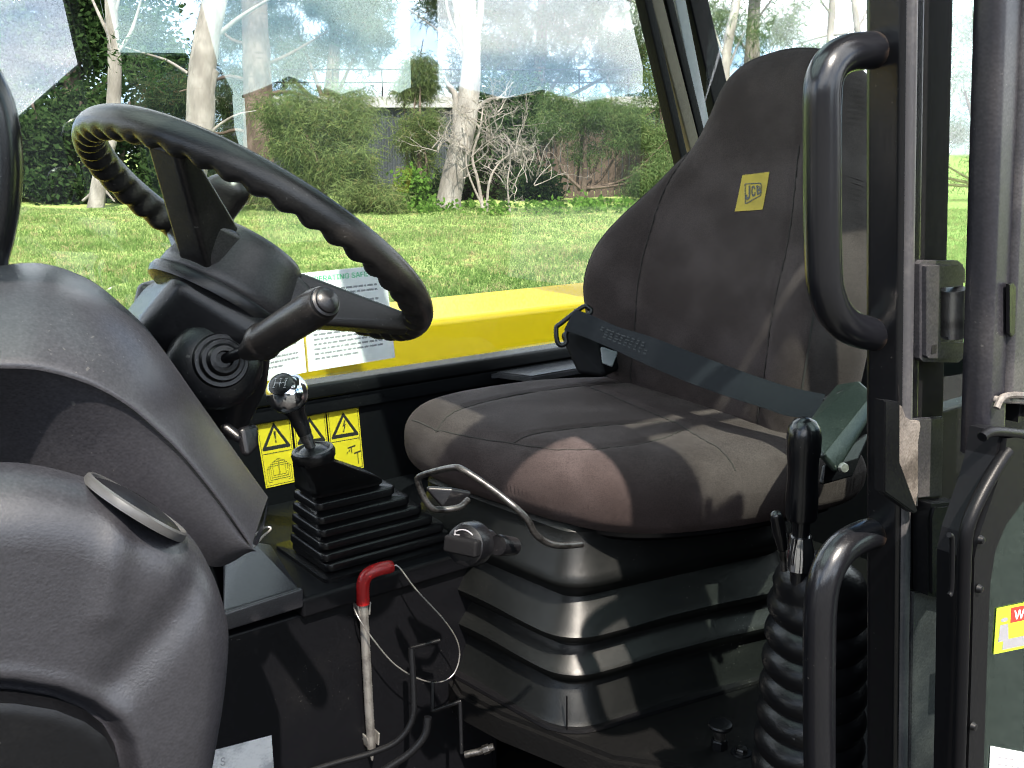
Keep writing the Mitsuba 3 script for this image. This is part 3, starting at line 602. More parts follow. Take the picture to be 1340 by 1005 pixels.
for nm_, qd in (('post_sun_patch', ((1190, 548), (1232, 545), (1230, 648), (1191, 652))), ('post_sun_patch', ((1192, 774), (1224, 772), (1220, 1060), (1187, 1060)))):  # thin lighter slabs where sun falls on the post, light painted in
    part(C_, nm_, extrude(np.array([V(side(x, y, NL))[[0, 2]] for x, y in qd]), .004, LL * (NL + .0015), RR, ZZ, -LL, .001), 'dusty_lit_paint', 30)
part(C_, 'post_strip', on_post(rrect(PW2 - PW + .004, .020, .006, 5) + [(PW + PW2) / 2, NL + .018], .62, 2.37), 'seal_rubber', 40)
part(C_, 'post_flange', on_post(rrect(.010, .030, .003, 4) + [PW2 + .006, NL + .040], .62, 2.37), 'satin_paint', 40)
qz = [1.50, 2.32]
part(C_, 'quarter_window', mk(W([[post_r(qz[0]) + PW2, NL + .034, qz[0]], [RB, NL + .034, qz[0]], [RB, NL + .034, qz[1]], [post_r(qz[1]) + PW2, NL + .034, qz[1]]]), [[0, 1, 2], [0, 2, 3]]), 'green_glass', False)
part(C_, 'quarter_panel', slab([post_r(1.1) + PW2 - .03, NL + .036, .62], [RB, NL + .060, 1.50], .004), 'dark_panel')
# black dotted edge of the quarter glass
dots = []
for z in np.arange(1.52, 2.05, .0056):
    for j, s in enumerate((.0019, .0014, .0009)):
        c = W([post_r(z) + PW2 + .014 + j * .0046, NL + .0325, z + (j % 2) * .0028]); a = np.arange(6) * np.pi / 3
        v = c + s * (np.cos(a)[:, None] * RR + np.sin(a)[:, None] * ZZ); dots.append(mk(v, [[0, k, k + 1] for k in range(1, 5)]))
part(C_, 'glass_dots', cat(dots), 'frit', False, kind='stuff')
# weld rings and stains where the rails meet the post
# floor, seat platform, foot well
ZF = .70
part(C_, 'floor', slab([-1.0, .42, ZF - .05], [RB, LW, ZF], .004), 'floor_mat')
pf = [V(level(x, y, .925))[:2] for x, y in [(598, 905), (655, 935), (800, 992), (905, 1006)]]
plat = np.array([[.98, LW - .01], pf[0] + [.03, .10], pf[0], pf[1], pf[2], pf[3], [1.0, .60], [1.10, .49], [RB, .49], [RB, LW - .01]])
part(C_, 'seat_platform', extrude(Polygon(plat).buffer(0), .045, ZZ * .880, RR, LL, ZZ, .008), 'floor_mat', 25)
part(C_, 'platform_riser', slab([1.05, .55, ZF], [1.10, LW - .02, .88], .004), 'dark_panel')
# ------------------------------------------------------------------ floor console beside the driver's leg
tag('floor_console', 'low black console with a top ledge left of the seat', 'console')
K_ = 'floor_console'; KL = 1.22
kz = V(side(395, 778, KL))[2]
part(K_, 'side_panel', slab([.30, KL, ZF], [.90, KL + .03, kz - .030], .004), 'dark_panel')
part(K_, 'top_plate', slab([.555, KL - .014, kz - .032], [.985, LW - .002, kz], .006), 'dark_panel')
part(K_, 'ledge', hull([side(x, y, KL - .012 + q) for q in (0, .04) for x, y in ((288, 806), (288, 824), (393, 772), (393, 792))] , .004, 8), 'moulded_plastic')
part(K_, 'shoulder', hull([*sides([(296, 800), (388, 772)], KL), *sides([(296, 735), (330, 712), (352, 716)], KL + .10), *sides([(296, 810), (388, 785)], KL + .05)], .004, 8), 'moulded_plastic')
part(K_, 'end_panel', slab([.88, KL + .002, ZF], [.91, LW - .002, kz - .034], .004), 'dark_panel')
pipe = lambda pts, rad, D: tube(spline([away(x, y, D) for x, y in pts], 40), rad, 12)
part(K_, 'edge_trim', pipe([(538, 848), (541, 900), (540, 940), (522, 968), (490, 984), (440, 998), (395, 1012)], .0048, 1.47), 'satin_paint', 60)
part(K_, 'edge_trim', pipe([(560, 938), (556, 962), (538, 984), (512, 1002), (490, 1015)], .0058, 1.45), 'satin_paint', 60)
part(K_, 'bracket', cat([bar(away(x0_, y0_, 1.5), away(x1_, y1_, 1.5), .006, .006, .002) for x0_, y0_, x1_, y1_ in ((566, 893, 566, 930), (566, 930, 602, 918), (602, 918, 604, 985), (538, 848, 575, 838))]), 'satin_paint')
part(K_, 'hose_fitting', cat([tube(np.array([away(608, 988, 1.48), away(625, 984, 1.48), away(646, 977, 1.48)]), .0055, 10), tube(np.array([away(632, 982, 1.48), away(640, 979, 1.48)]), .007, 6)]), 'dark_steel', 50)
# paper on the console
tag('paper_label', 'white paper label on the black console panel at the bottom edge', 'label')
pl_ = [side(x, y, KL - .002) for x, y in ((256, 988), (355, 962), (360, 1030), (252, 1055))]
def flat(name, parent, quad, thick, m, nrm):
    q = np.array(quad); return part(parent, name, mk(np.vstack([q + nrm * thick, q]), [[0, 1, 2], [0, 2, 3], [0, 4, 5], [0, 5, 1], [1, 5, 6], [1, 6, 2], [2, 6, 7], [2, 7, 3], [3, 7, 4], [3, 4, 0]]), m, False)
flat('sheet', 'paper_label', pl_, .0006, 'worn_paper', -LL)
def quadmap(q):
    """(u, v) in the unit square -> point of the quad given as top-left, top-right, bottom-right, bottom-left."""
    q = np.array(q)
    return lambda u, v: (q[3] * (1 - u) + q[2] * u) * (1 - v) + (q[0] * (1 - u) + q[1] * u) * v
def printed(parent, name, q, polys, m, lift=.0009, nrm=-LL):
    """Flat print: polygons in the quad's unit square."""
    f = quadmap(q); ms = []
    for p in polys:
        p = p if hasattr(p, 'geom_type') else Polygon(p)
        for g in getattr(p.buffer(0), 'geoms', [p.buffer(0)]):
            if g.is_empty: continue
            v, t = trimesh.creation.triangulate_polygon(g, engine='earcut')
            w = np.array([f(a, b) for a, b in v]) + nrm * lift
            mm = mk(w, t)
            if len(t) and mm.face_normals.mean(0) @ nrm < 0: mm.invert()
            ms.append(mm)
    return part(parent, name, cat(ms), m, False)
def lettering(text, x, y, w, h, bold=True):
    """Outline polygons of a text laid in the unit square: left, base line, width, height."""
    m = meshkit.text_mesh(text, 1.0, .1, bold); v = np.array(m.vertices); lo, hi = v.min(0), v.max(0)
    top = m.triangles[(m.face_normals[:, 2] > .5)]
    return [Polygon([(x + (a[0] - lo[0]) / (hi[0] - lo[0]) * w, y + (a[1] - lo[1]) / (hi[1] - lo[1]) * h) for a in t]) for t in top]
printed('paper_label', 'letter', pl_, lettering('S', .32, .66, .06, .16, False), 'print_grey')

# locking pin with red handle on its tether
tag('locking_pin', 'steel locking pin with bent red handle and wire tether, clipped to the console', 'pin')
pn = [side(x, y, KL - .016) for x, y in ((486, 978), (483, 930), (476, 800), (475, 785))]
part('locking_pin', 'rod', tube(resample(pn, 12), .0068, 12), 'zinc_steel', 60)
part('locking_pin', 'tip', lathe([(.0055, 0), (.004, .010), (.0015, .022), (0, .023)], pn[0], pn[0] - pn[1], 14), 'zinc_steel', 40)
gp = spline([side(x, y, l) for x, y, l in ((475, 790, KL - .016), (475, 765, KL - .016), (481, 752, KL - .018), (495, 745, KL - .022), (514, 741, KL - .026))], 26)
part('locking_pin', 'handle', tube(gp, np.r_[np.full(24, .0098), .0094, .0080], 16), 'red_grip', 60)
for nm, y, dx in (('clip', 797, 0), ('clip', 968, 1)):
    c = side(474 + dx * 12, y, KL - .010)
    part('locking_pin', nm, cat([bar(c + RR * s * .008 - ZZ * .008, c + RR * s * .010 + ZZ * .010, .003, .016, .0012, LL) for s in (-1, 1)] + [bar(c + LL * .009 - RR * .009, c + LL * .009 + RR * .009, .012, .003, .001)]), 'zinc_steel')
tw = spline([side(x, y, l) for x, y, l in ((514, 741, KL - .026), (522, 742, KL - .03), (545, 772, KL - .04), (580, 810, KL - .05), (598, 838, KL - .05), (601, 862, KL - .05), (592, 884, KL - .05), (572, 893, KL - .05), (545, 887, KL - .05), (515, 868, KL - .045), (487, 835, KL - .04), (470, 810, KL - .03), (463, 795, KL - .012))], 90)
part('locking_pin', 'tether', tube(tw, .0011, 6), 'zinc_steel', 60)

# ------------------------------------------------------------------ gear lever and its boot
tag('gear_lever', 'gear lever with chrome ball knob and pleated black rubber boot', 'gear lever')
G_ = 'gear_lever'
ends = [(495, 617), (511, 628), (530, 640), (546, 651), (560, 662), (575, 672), (582, 690)]
corn = [(412, 649), (414, 666), (416, 684), (418, 701), (421, 718), (422, 733), (428, 746)]
left = [386, 386, 386, 386, 386, 384, 372]
def boot_ring(c, e, lx, l0, l1, out=0, rad=.012):
    a = V(side(*c, l0)); z = a[2]; r1 = V(level(e[0], e[1], z))[0]; r1 = V(side(e[0], e[1], l0 + .02))[0]
    lf = V(level(lx, c[1], z))[1]; lf = l1
    w, d = r1 - a[0], l1 - l0
    p = rrect(w + 2 * out, d + 2 * out, rad, 6) + [a[0] + w / 2, l0 + d / 2]
    return W(np.c_[p, np.full(len(p), z)]), z
rings = []
top_c = [(405, 632)]
tcen = away(410, 593, 1.325)
ct = V(tcen)
def at_z(ring, z): q = ring.copy(); q[:, 2] = z; return q
prev = None
for i, (c, e) in enumerate(zip(corn, ends)):
    l0, l1 = 1.262 - .004 * i, 1.338 + .004 * i
    ring, z = boot_ring(c, e, left[i], l0, l1)
    inn, _ = boot_ring(c, e, left[i], l0, l1, -.0075)
    if i == 0:
        z0 = z
        dzr = (ct[2] - z)
        cen = ring.mean(0); aa = np.arctan2((ring - cen) @ LL, (ring - cen) @ RR)
        circ = W(np.c_[ct[0] + .0275 * np.cos(aa), ct[1] + .0275 * np.sin(aa), np.full(len(ring), ct[2])])
        rings += [at_z(circ, ct[2] + .002), at_z(circ, ct[2] - .012), at_z(circ * .62 + ring * .38, ct[2] + dzr * -0 - (ct[2] - z) * .45), at_z(circ * .10 + ring * .90, z + .010), ring]
    else:
        rings += [at_z(inn, z + .0078), at_z(inn * .25 + ring * .75, z + .0066), at_z(ring, z + .0042)]
    rings += [at_z(ring, z - .0042), at_z(inn * .25 + ring * .75, z - .0066), at_z(inn, z - .0078)]
    prev, pz = inn, z - .009
foot, fzz = boot_ring(corn[-1], ends[-1], 372, 1.235, 1.40, .006)
rings += [at_z(foot, kz + .006), at_z(foot, kz - .004)]
part(G_, 'boot', loft(rings), 'rubber', 38)
part(G_, 'collar', lathe([(.0, .010), (.012, .009), (.020, .004), (.021, .003), (.0235, .007), (.0275, .006), (.0295, .001), (.0285, -.006), (.026, -.010)], tcen, np.array([-.12, -.10, 1]), 32), 'rubber', 50)
kb = away(376, 514, 1.30); sh = kb - tcen; ax = (kb - tcen) / np.linalg.norm(kb - tcen)
part(G_, 'shaft', tube(np.array([tcen, tcen + sh * .3]), .0072, 14), 'dark_steel', 60)
part(G_, 'ferrule', tube(np.array([tcen + sh * .22, tcen + sh * .34]), .0085, 14), 'dark_steel', 60)
part(G_, 'grip_neck', lathe([(.0092, .0), (.0105, .015), (.012, .03), (.021, .050), (.0255, .062), (.0255, .064)], tcen + sh * .32, ax, 28), 'smooth_black', 50)
R_ = .0275; kn = np.array([-.20, -.68, .70]); kn /= np.linalg.norm(kn)
ball = [(R_ * math.sin(a), R_ * math.cos(a)) for a in np.linspace(.66, 1.92, 18)]
ball2 = [(R_ * math.sin(a) * 1.006, R_ * math.cos(a)) for a in np.linspace(1.86, np.pi - .4, 14)]
part(G_, 'knob', lathe(ball, kb, kn, 48), 'chrome', 60)
part(G_, 'knob_base', lathe(ball2, kb, kn, 40), 'smooth_black', 60)
zc = R_ * math.cos(.66); rc = R_ * math.sin(.66)
part(G_, 'cap', lathe([(0, .0022), (rc * .55, .0016), (rc * .93, .0002), (rc, -.0012)], kb + kn * zc, kn, 40), 'smooth_black', 50)
# shift pattern on the cap
ku, kv, _ = basis(kn, (0, .3, 1.0)); ms = []
o = kb + kn * (zc + .0024)
def stroke(x0, y0, x1, y1, w=.0007):
    a, b = o + ku * x0 + kv * y0, o + ku * x1 + kv * y1; return bar(a, b, w, w * .5, .0002, kn)
for x in (-.0075, 0, .0075): ms += [stroke(x, -.005, x, .005)]
ms += [stroke(-.0075, 0, .0075, 0), stroke(-.009, .0068, -.006, .0068), stroke(-.0015, .0068, .0015, .0068), stroke(.006, .0068, .009, .0068), stroke(-.009, -.0068, -.006, -.0068), stroke(.006, -.0068, .009, -.0068)]
part(G_, 'shift_pattern', cat(ms), 'paper', False)

# ------------------------------------------------------------------ stickers on the far wall
def warning(i, quad, label, kind):
    key = 'warning_sticker' + (f'_{i:03d}' if i else '')
    tag(key, label, 'sticker', 'warning stickers on the black side wall')
    q = [side(x, y, LW - .0015) for x, y in quad]
    flat('sheet', key, q, .0006, 'yellow_film', -LL)
    edge = Polygon([(.035, .02), (.965, .02), (.965, .98), (.035, .98)]).difference(Polygon([(.048, .029), (.952, .029), (.952, .971), (.048, .971)])) 
    tri = Polygon([(.5, .90), (.90, .56), (.10, .56)]).buffer(.022); hole = Polygon([(.5, .855), (.795, .595), (.205, .595)])
    ps = [tri.difference(hole), Polygon([(.06, .485), (.94, .485), (.94, .497), (.06, .497)])]
    frame = edge
    if kind == '!': ps += [Polygon([(.465, .80), (.535, .80), (.515, .69), (.485, .69)]), Point(.5, .65).buffer(.022)]
    if kind == 'z': ps += [Polygon([(.53, .81), (.44, .70), (.505, .715), (.455, .635), (.43, .64), (.47, .61), (.505, .655), (.49, .648), (.555, .745), (.50, .735), (.565, .81)])]
    if kind == '!':
        def page(x0, y0, x1, y1): return LineString([(x0, y0), (x1, y0), (x1, y1), (x0, y1), (x0, y0)]).buffer(.0045)
        ps += [page(.30, .16, .49, .36), page(.51, .16, .70, .36), page(.24, .13, .76, .33), page(.18, .10, .82, .30), page(.12, .07, .88, .27).difference(Polygon([(.24, .0), (.76, 0), (.76, .5), (.24, .5)])), LineString([(.34, .36), (.49, .40), (.49, .2)]).buffer(.0045), LineString([(.66, .36), (.51, .40), (.51, .2)]).buffer(.0045)]
    if kind == 'z':
        ps += [LineString([(.55, .36), (.78, .38)]).buffer(.012), LineString([(.66, .37), (.66, .28)]).buffer(.012), LineString([(.58, .30), (.62, .34)]).buffer(.010), LineString([(.74, .26), (.95, .28)]).buffer(.012), LineString([(.84, .27), (.84, .10)]).buffer(.012), LineString([(.5, .27), (.55, .31)]).buffer(.008)]
    printed(key, 'frame_line', q, [shapely.geometry.polygon.orient(frame)] if frame.geom_type == 'Polygon' else list(frame.geoms), 'print_black')
    printed(key, 'pictogram', q, ps, 'print_black')
warning(0, ((333.5, 550), (379, 543), (388, 630), (348, 639)), 'yellow warning sticker with exclamation mark above an open book, nearest the steering column', '!')
warning(1, ((382, 542.5), (425, 536.5), (433, 622), (391, 629)), 'yellow warning sticker mostly hidden behind the gear lever', 'w')
warning(2, ((427, 536), (468.5, 530.5), (476, 612), (435, 621)), 'yellow warning sticker with lightning bolt in a triangle, right of the gear lever', 'z')

# safety sheets on the side window
def sheet_label(key, quad, label, heading=None, cut=None, seed=0, m='print_black', rows=15):
    tag(key, label, 'label', 'white instruction labels on the side window')
    q = [side(x, y, LW + .0098) for x, y in quad]
    flat('sheet', key, q, .0005, 'paper', -LL)
    g = np.random.default_rng(seed); ps = []
    for i in range(rows):
        y = .80 - i * (.74 / rows); x = .08; end = .90 - (g.random() * .45 if i % 3 == 2 else .03)
        while x < end:
            w = g.uniform(.02, .085); ps.append(Polygon([(x, y), (min(x + w, end), y), (min(x + w, end), y + .020), (x, y + .020)])); x += w + .014
    printed(key, 'text_line', q, ps, m, .0008)
    if heading: printed(key, 'heading', q, lettering(heading, .08, .90, .80, .055), 'print_green', .0008)
sheet_label('safety_label', ((394, 357.5), (504, 346.5), (517, 468), (404, 486.5)), 'white instruction sheet with green heading on the window, behind the steering wheel rim', 'OPERATING SAFETY', seed=1, m='print_grey')
sheet_label('safety_label_001', ((318, 366), (390, 358), (401, 487), (333, 502)), 'white instruction sheet on the window, left one, mostly behind the steering column', None, seed=2, m='print_grey')

# ------------------------------------------------------------------ steering column and wheel
wc = W([.457, 1.057, 1.662]); wn = W([.596, .072, .799]); wn /= np.linalg.norm(wn); WR = .198
we1 = np.cross(wn, LL); we1 /= np.linalg.norm(we1); we2 = np.cross(wn, we1)
def wheel(a, rad, h=0.0): a = math.radians(a); return wc + rad * (math.cos(a) * we1 + math.sin(a) * we2) + wn * h
tag('steering_wheel', 'black three-spoke steering wheel with finger-grip rim', 'steering wheel')
nth, nph = 552, 24
th = np.linspace(0, 2 * np.pi, nth, endpoint=False); ph = np.linspace(0, 2 * np.pi, nph, endpoint=False)
under = np.clip(np.cos(ph - math.radians(232)) * 1.5 - .15, 0, 1)           # inner and lower side of the rim
TH2, PH2 = np.meshgrid(th, ph, indexing='ij')
groove = (.5 - .5 * np.cos(TH2 * 44)) ** .7
rr_ = .0172 - .0048 * (1 - groove) * under[None, :]
rr_ = rr_ * (1 + .10 * np.cos(PH2) ** 2 * 0)
rad = WR + rr_ * np.cos(PH2); hh = rr_ * np.sin(PH2) * 1.05
Pw = wc + rad[..., None] * (np.cos(TH2)[..., None] * we1 + np.sin(TH2)[..., None] * we2) + hh[..., None] * wn
rim = mk(Pw.reshape(-1, 3), grid_faces(nth, nph, True, True))
if rim.volume < 0: rim.invert()
part('steering_wheel', 'rim', rim, 'wheel_plastic', 60)
seam_pts = np.array([wheel(math.degrees(t), WR + .0172 * math.cos(math.radians(62)) , .0172 * math.sin(math.radians(62)) + .0004) for t in th[::4]])
part('steering_wheel', 'rim_seam', tube(seam_pts, .0007, 6, True), 'wheel_plastic', 60)
part('steering_wheel', 'hub', lathe([(0, -.010), (.044, -.010), (.058, -.013), (.064, -.019), (.067, -.030), (.072, -.058), (.075, -.068), (.076, -.076), (.074, -.082), (.066, -.087), (0, -.088)], wc, wn, 56), 'hub_plastic', 40)
part('steering_wheel', 'hub_ring', lathe([(.072, -.080), (.080, -.082), (.082, -.088), (.080, -.095), (.070, -.099), (0, -.099)], wc, wn, 56), 'smooth_black', 40)
for a in (33, 152, 272):
    part('steering_wheel', 'spoke', hull([wheel(a - 4.5, WR - .004, -.004), wheel(a + 4.5, WR - .004, -.004), wheel(a - 4, WR - .006, -.013), wheel(a + 4, WR - .006, -.013),
        wheel(a - 11, .066, -.022), wheel(a + 11, .066, -.022), wheel(a - 13, .064, -.074), wheel(a + 13, .064, -.074), wheel(a - 6, .12, -.046), wheel(a + 6, .12, -.046)], .0055, 14), 'wheel_plastic', 35)
    part('steering_wheel', 'spoke_fillet', hull([wheel(a - 19, .058, -.030), wheel(a + 19, .058, -.030), wheel(a - 19, .058, -.068), wheel(a + 19, .058, -.068), wheel(a - 6, .094, -.038), wheel(a + 6, .094, -.038), wheel(a - 6, .09, -.058), wheel(a + 6, .09, -.058)], .008, 16), 'hub_plastic', 35)
part('steering_wheel', 'horn_pad', lathe([(0, -.012), (.026, -.013), (.034, -.017), (.036, -.021)], wc + wn * .006, wn, 40), 'smooth_black', 40)

tag('steering_column', 'black steering column shroud with indicator stalk on the near side', 'steering column')
S_ = 'steering_column'
part(S_, 'shroud', hull([away(*q) for q in ((212, 398, 1.16), (250, 384, 1.04), (262, 392, 1.16), (325, 432, 1.05), (322, 430, 1.18), (318, 500, 1.10), (296, 548, 1.12), (240, 520, 1.12), (212, 430, 1.05), (195, 420, 1.16))], .026, 24), 'smooth_black', 40)
part(S_, 'shroud_lip', hull([away(*q) for q in ((192, 382, 1.20), (215, 376, 1.22), (188, 400, 1.20), (230, 388, 1.20))], .012, 16), 'smooth_black', 40)
bc = away(289, 472, 1.025); gA = away(330, 456, .985); gB = away(424, 396, .885); axs = gA - bc; axs /= np.linalg.norm(axs)
toc = (CAM - bc) / np.linalg.norm(CAM - bc); bax = toc * .80 + axs * .45; bax /= np.linalg.norm(bax)
part(S_, 'stalk_dome', lathe([(.050, -.03), (.050, -.012), (.046, .000), (.038, .008), (.026, .012)], bc - bax * .012, bax, 48), 'smooth_black', 40)
part(S_, 'stalk_boot', lathe([(.034, .004), (.034, .010), (.0325, .013), (.029, .013), (.0285, .018), (.027, .021), (.023, .021), (.0225, .026), (.021, .029), (.017, .029), (.0165, .033), (.014, .036), (.009, .037), (.008, .030), (0, .030)], bc - bax * .016, bax, 44), 'rubber', 35)
tag('steering_column__stalk', 'indicator stalk with ribbed grip on the near side')
gax = (gB - gA) / np.linalg.norm(gB - gA); gl = np.linalg.norm(gB - gA)
part(S_, 'stalk', tube(np.array([bc + bax * .006, gA + gax * .01]), .0055, 12), 'smooth_black', 60)
st = 'steering_column__stalk'
part(st, 'grip', lathe([(.0, -.014), (.0085, -.014), (.0125, .0), (.0155, .012), (.0185, .018), (.0192, .024), (.0185, .028), (.0170, .031), (.0174, gl - .014), (.0168, gl - .007), (.0158, gl - .005), (.0158, gl - .001), (.0145, gl + .001)], gA, gax, 36), 'wheel_plastic', 35)
part(st, 'end_button', lathe([(.0155, gl - .003), (.0138, gl + .002), (.0138, gl + .004), (.0115, gl + .005), (.0112, gl + .007), (.008, gl + .0098), (0, gl + .011)], gA, gax, 32), 'smooth_black', 35)
# second stalk on the far side
hA, hB = away(272, 304, 1.26), away(294, 247, 1.24); hx = (hB - hA) / np.linalg.norm(hB - hA); hl = np.linalg.norm(hB - hA)
part(S_, 'shuttle_stalk', tube(np.array([away(240, 360, 1.24), hA]), .007, 12), 'smooth_black', 60, 'far side stalk with rounded tee handle')
part('steering_column__shuttle_stalk', 'grip', hull([hA, hB, hB + RT * .012 - ZZ * .002, hB - RT * .01], [.016, .020, .021, .017], 20), 'wheel_plastic', 45)

# ------------------------------------------------------------------ dashboard
tag('dashboard', 'black grained plastic dashboard mouldings at the left foreground', 'dashboard')
D_ = 'dashboard'
n = 80
Sr = spline(sides([(-80, 356), (0, 349), (38, 345), (62, 347), (90, 355), (122, 370), (152, 394), (190, 430), (222, 474), (250, 516), (285, 566), (318, 612), (343, 646), (350, 655)], .95), n)
Sd = Sr.copy()
Kr = spline(sides([(-80, 474), (0, 474), (35, 475), (62, 479), (95, 488), (130, 502), (168, 525), (200, 552), (235, 586), (270, 628), (300, 668), (330, 712)], .78), n)
Er = spline(sides([(-80, 720), (0, 720), (60, 720), (110, 722), (160, 724), (225, 729), (262, 737), (285, 742), (305, 735), (322, 724), (331, 718)], .80), n)
Er = Er + LL * (.125 * np.clip(1 - np.arange(n) / (n * .62), 0, 1) ** 1.1)[:, None]
up = np.array([.35, -.25, .9]); rows = [Sr + LL * .22 - ZZ * .06, Sr + LL * .08 - ZZ * .012, Sr + LL * .02 - ZZ * .001]
for t in np.linspace(.06, .97, 14): rows.append(Sr * (1 - t) + Kr * t + np.outer(np.ones(n), up) * .022 * math.sin(math.pi * t) ** .8)
lip = np.array([0, 0, 1.0])
rows += [Kr + ZZ * .0005, Kr - LL * .001 - ZZ * .002, Kr - LL * .0005 - ZZ * .0045]
part(D_, 'cowl_top', sheet(rows), 'moulded_plastic', 50)
rows2 = [Kr + LL * .003 - ZZ * .0035]
wgt = np.clip((np.arange(n) / n), 0, 1)[:, None]
for t in np.linspace(.04, 1, 18):
    inset = .012 * math.sin(math.pi * t) * np.clip(1 - wgt * 2.2, 0, 1) - .010 * math.sin(math.pi * t) * np.clip(wgt * 2 - .8, 0, 1)
    rows2.append((Kr + LL * .004 - ZZ * .004) * (1 - t) + Er * t + LL * inset)
part(D_, 'cowl_side', sheet(rows2), 'moulded_plastic', 50)
Kend = [Sr[-1], *sides([(348, 668), (343, 692), (336, 714)], .93)]
er = resample(np.vstack([Er[-14:]]), 12); sr = resample(np.array([Sr[-1], *sides([(349, 668), (344, 692), (336, 716), (322, 735)], .95)]), 12)
sr = spline([Sr[-1], side(349, 672, .93), side(344, 694, .89), side(337, 712, .85), Er[-1]], 14)
part(D_, 'cowl_end', sheet([sr, sr * .5 + Kr[-1] * .5 + RR * .003, np.repeat(Kr[-1][None], 14, 0) + (sr - sr[0]) * .001]), 'moulded_plastic', 50)
part(D_, 'body', hull([W(p) for p in ([.0, .84, 1.52], [.0, 1.25, 1.52], [.12, .88, 1.52], [.12, 1.22, 1.54], [.25, .90, 1.40], [.25, 1.20, 1.40], [0, .84, 1.30], [0, 1.25, 1.30], [.24, .90, 1.34], [.24, 1.2, 1.34])], .02, 12), 'moulded_plastic', 50)
# lower moulding
ML = .74
mp = [(-140, 606), (0, 605), (48, 609), (92, 619), (135, 633), (172, 650), (212, 672), (250, 702), (268, 735), (281, 772), (288, 806), (287, 845), (280, 900), (270, 960), (262, 1005), (250, 1085), (240, 1150), (-140, 1150)]
def sl(x, y, l=ML): p = V(side(x, y, l)); return p[[0, 2]]
poly = Polygon(spline([sl(x, y) for x, y in mp[:-2]], 120).tolist() + [sl(*mp[-2]), sl(*mp[-1])]).buffer(0)
inpoly = Polygon([sl(x, y) for x, y in ((-150, 842), (0, 852), (55, 862), (98, 880), (128, 902), (145, 930), (152, 965), (155, 1160), (-150, 1160))]).buffer(-.01).buffer(.01)
p, d, tri, first = inflate(poly, .0030, .045, None, rows=12)
h = .048 * dome(d, .045) + .010 * np.clip((1.52 - p[:, 1]) / .2, 0, 1)
def add_line(px_, amp, sig): return amp * np.exp(-(near_line(p, [sl(x, y) for x, y in px_]) / sig) ** 2)
ridge = np.exp(-(near_line(p, [sl(x, y) for x, y in ((140, 640), (128, 690), (112, 770))]) / .012) ** 2)
h += .004 * ridge - .0065 * np.exp(-(near_line(p, [sl(x, y) for x, y in ((256, 700), (205, 770), (160, 818), (130, 850))]) / .017) ** 2)
din = shapely.distance(shapely.points(p), inpoly.exterior); ins = shapely.contains_xy(inpoly, p[:, 0], p[:, 1])
gq_ = np.clip((np.where(ins, din, -din) + .002) / .010, 0, 1); h -= .018 * gq_ * gq_ * (3 - 2 * gq_)
h += np.where(~ins, .0016 * np.exp(-((din - .006) / .005) ** 2), 0)
F = W(np.c_[p[:, 0], ML - h, p[:, 1]]); B = W(np.c_[p[:, 0], ML + np.where(d > 0, .02 * dome(d, .03), 0), p[:, 1]])
part(D_, 'side_moulding', two_sided(p, tri, first, F, B), 'moulded_plastic', 50)
pp_ = Polygon([sl(x, y) for x, y in ((-150, 862), (0, 871), (50, 880), (88, 896), (114, 916), (129, 942), (135, 972), (137, 1160), (-150, 1160))])
p2, d2, tri2, first2 = inflate(pp_.buffer(-.004).buffer(.004), .004, .014, None, rows=5, sharp=1.0)
h2 = .050 + .009 * dome(d2, .012) ; h2[:first2] = .041
part(D_, 'inset_panel', two_sided(p2, tri2, first2, W(np.c_[p2[:, 0], ML - h2, p2[:, 1]]), W(np.c_[p2[:, 0], np.full(len(p2), ML - .040), p2[:, 1]])), 'satin_paint', 40, 'smooth flat panel set into the lower moulding')
# round vent in the top of the moulding
vc = away(192, 672, .885); va = np.array([.42, -.05, .90])
va = np.array([.30, .18, .90]); va /= np.linalg.norm(va)
e0, e1_ = side(133, 636, .715), side(256, 706, .715); vc = (e0 + e1_) / 2; vr = np.linalg.norm(e1_ - e0) / 2
vx = (e1_ - e0) / np.linalg.norm(e1_ - e0); vn = np.cross(LL, vx); vn = vn / np.linalg.norm(vn); vn = vn if vn[2] > 0 else -vn
vn = vn - .03 * LL; vn /= np.linalg.norm(vn); vc = side(197, 671, .70) + LL * .026 + vn * -.002
part(D_, 'vent_ring', lathe([(vr * .90, .000), (vr * .92, .002), (vr * .95, .0025), (vr * .99, .001), (vr * 1.0, -.002), (vr * .99, -.005)], vc, vn, 56), 'silver_plastic', 40, 'silver rim of the round air vent')
part(D_, 'vent_disc', lathe([(0, .006), (vr * .4, .0055), (vr * .7, .003), (vr * .9, .000)], vc, vn, 40), 'smooth_black', 40)
# small latch and wire loop at the end of the cowl
part(D_, 'latch', cat([hull([away(318, 566, 1.05), away(330, 562, 1.06), away(331, 580, 1.06), away(322, 590, 1.05)], .006, 12), hull([away(296, 560, 1.05), away(312, 572, 1.05)], .006, 12)]), 'smooth_black', 40)
part(D_, 'wire_loop', tube(spline([away(x, y, .99) for x, y in ((332, 716), (344, 702), (354, 693), (353, 690), (345, 691), (334, 700))], 26), .0011, 8), 'zinc_steel', 60)

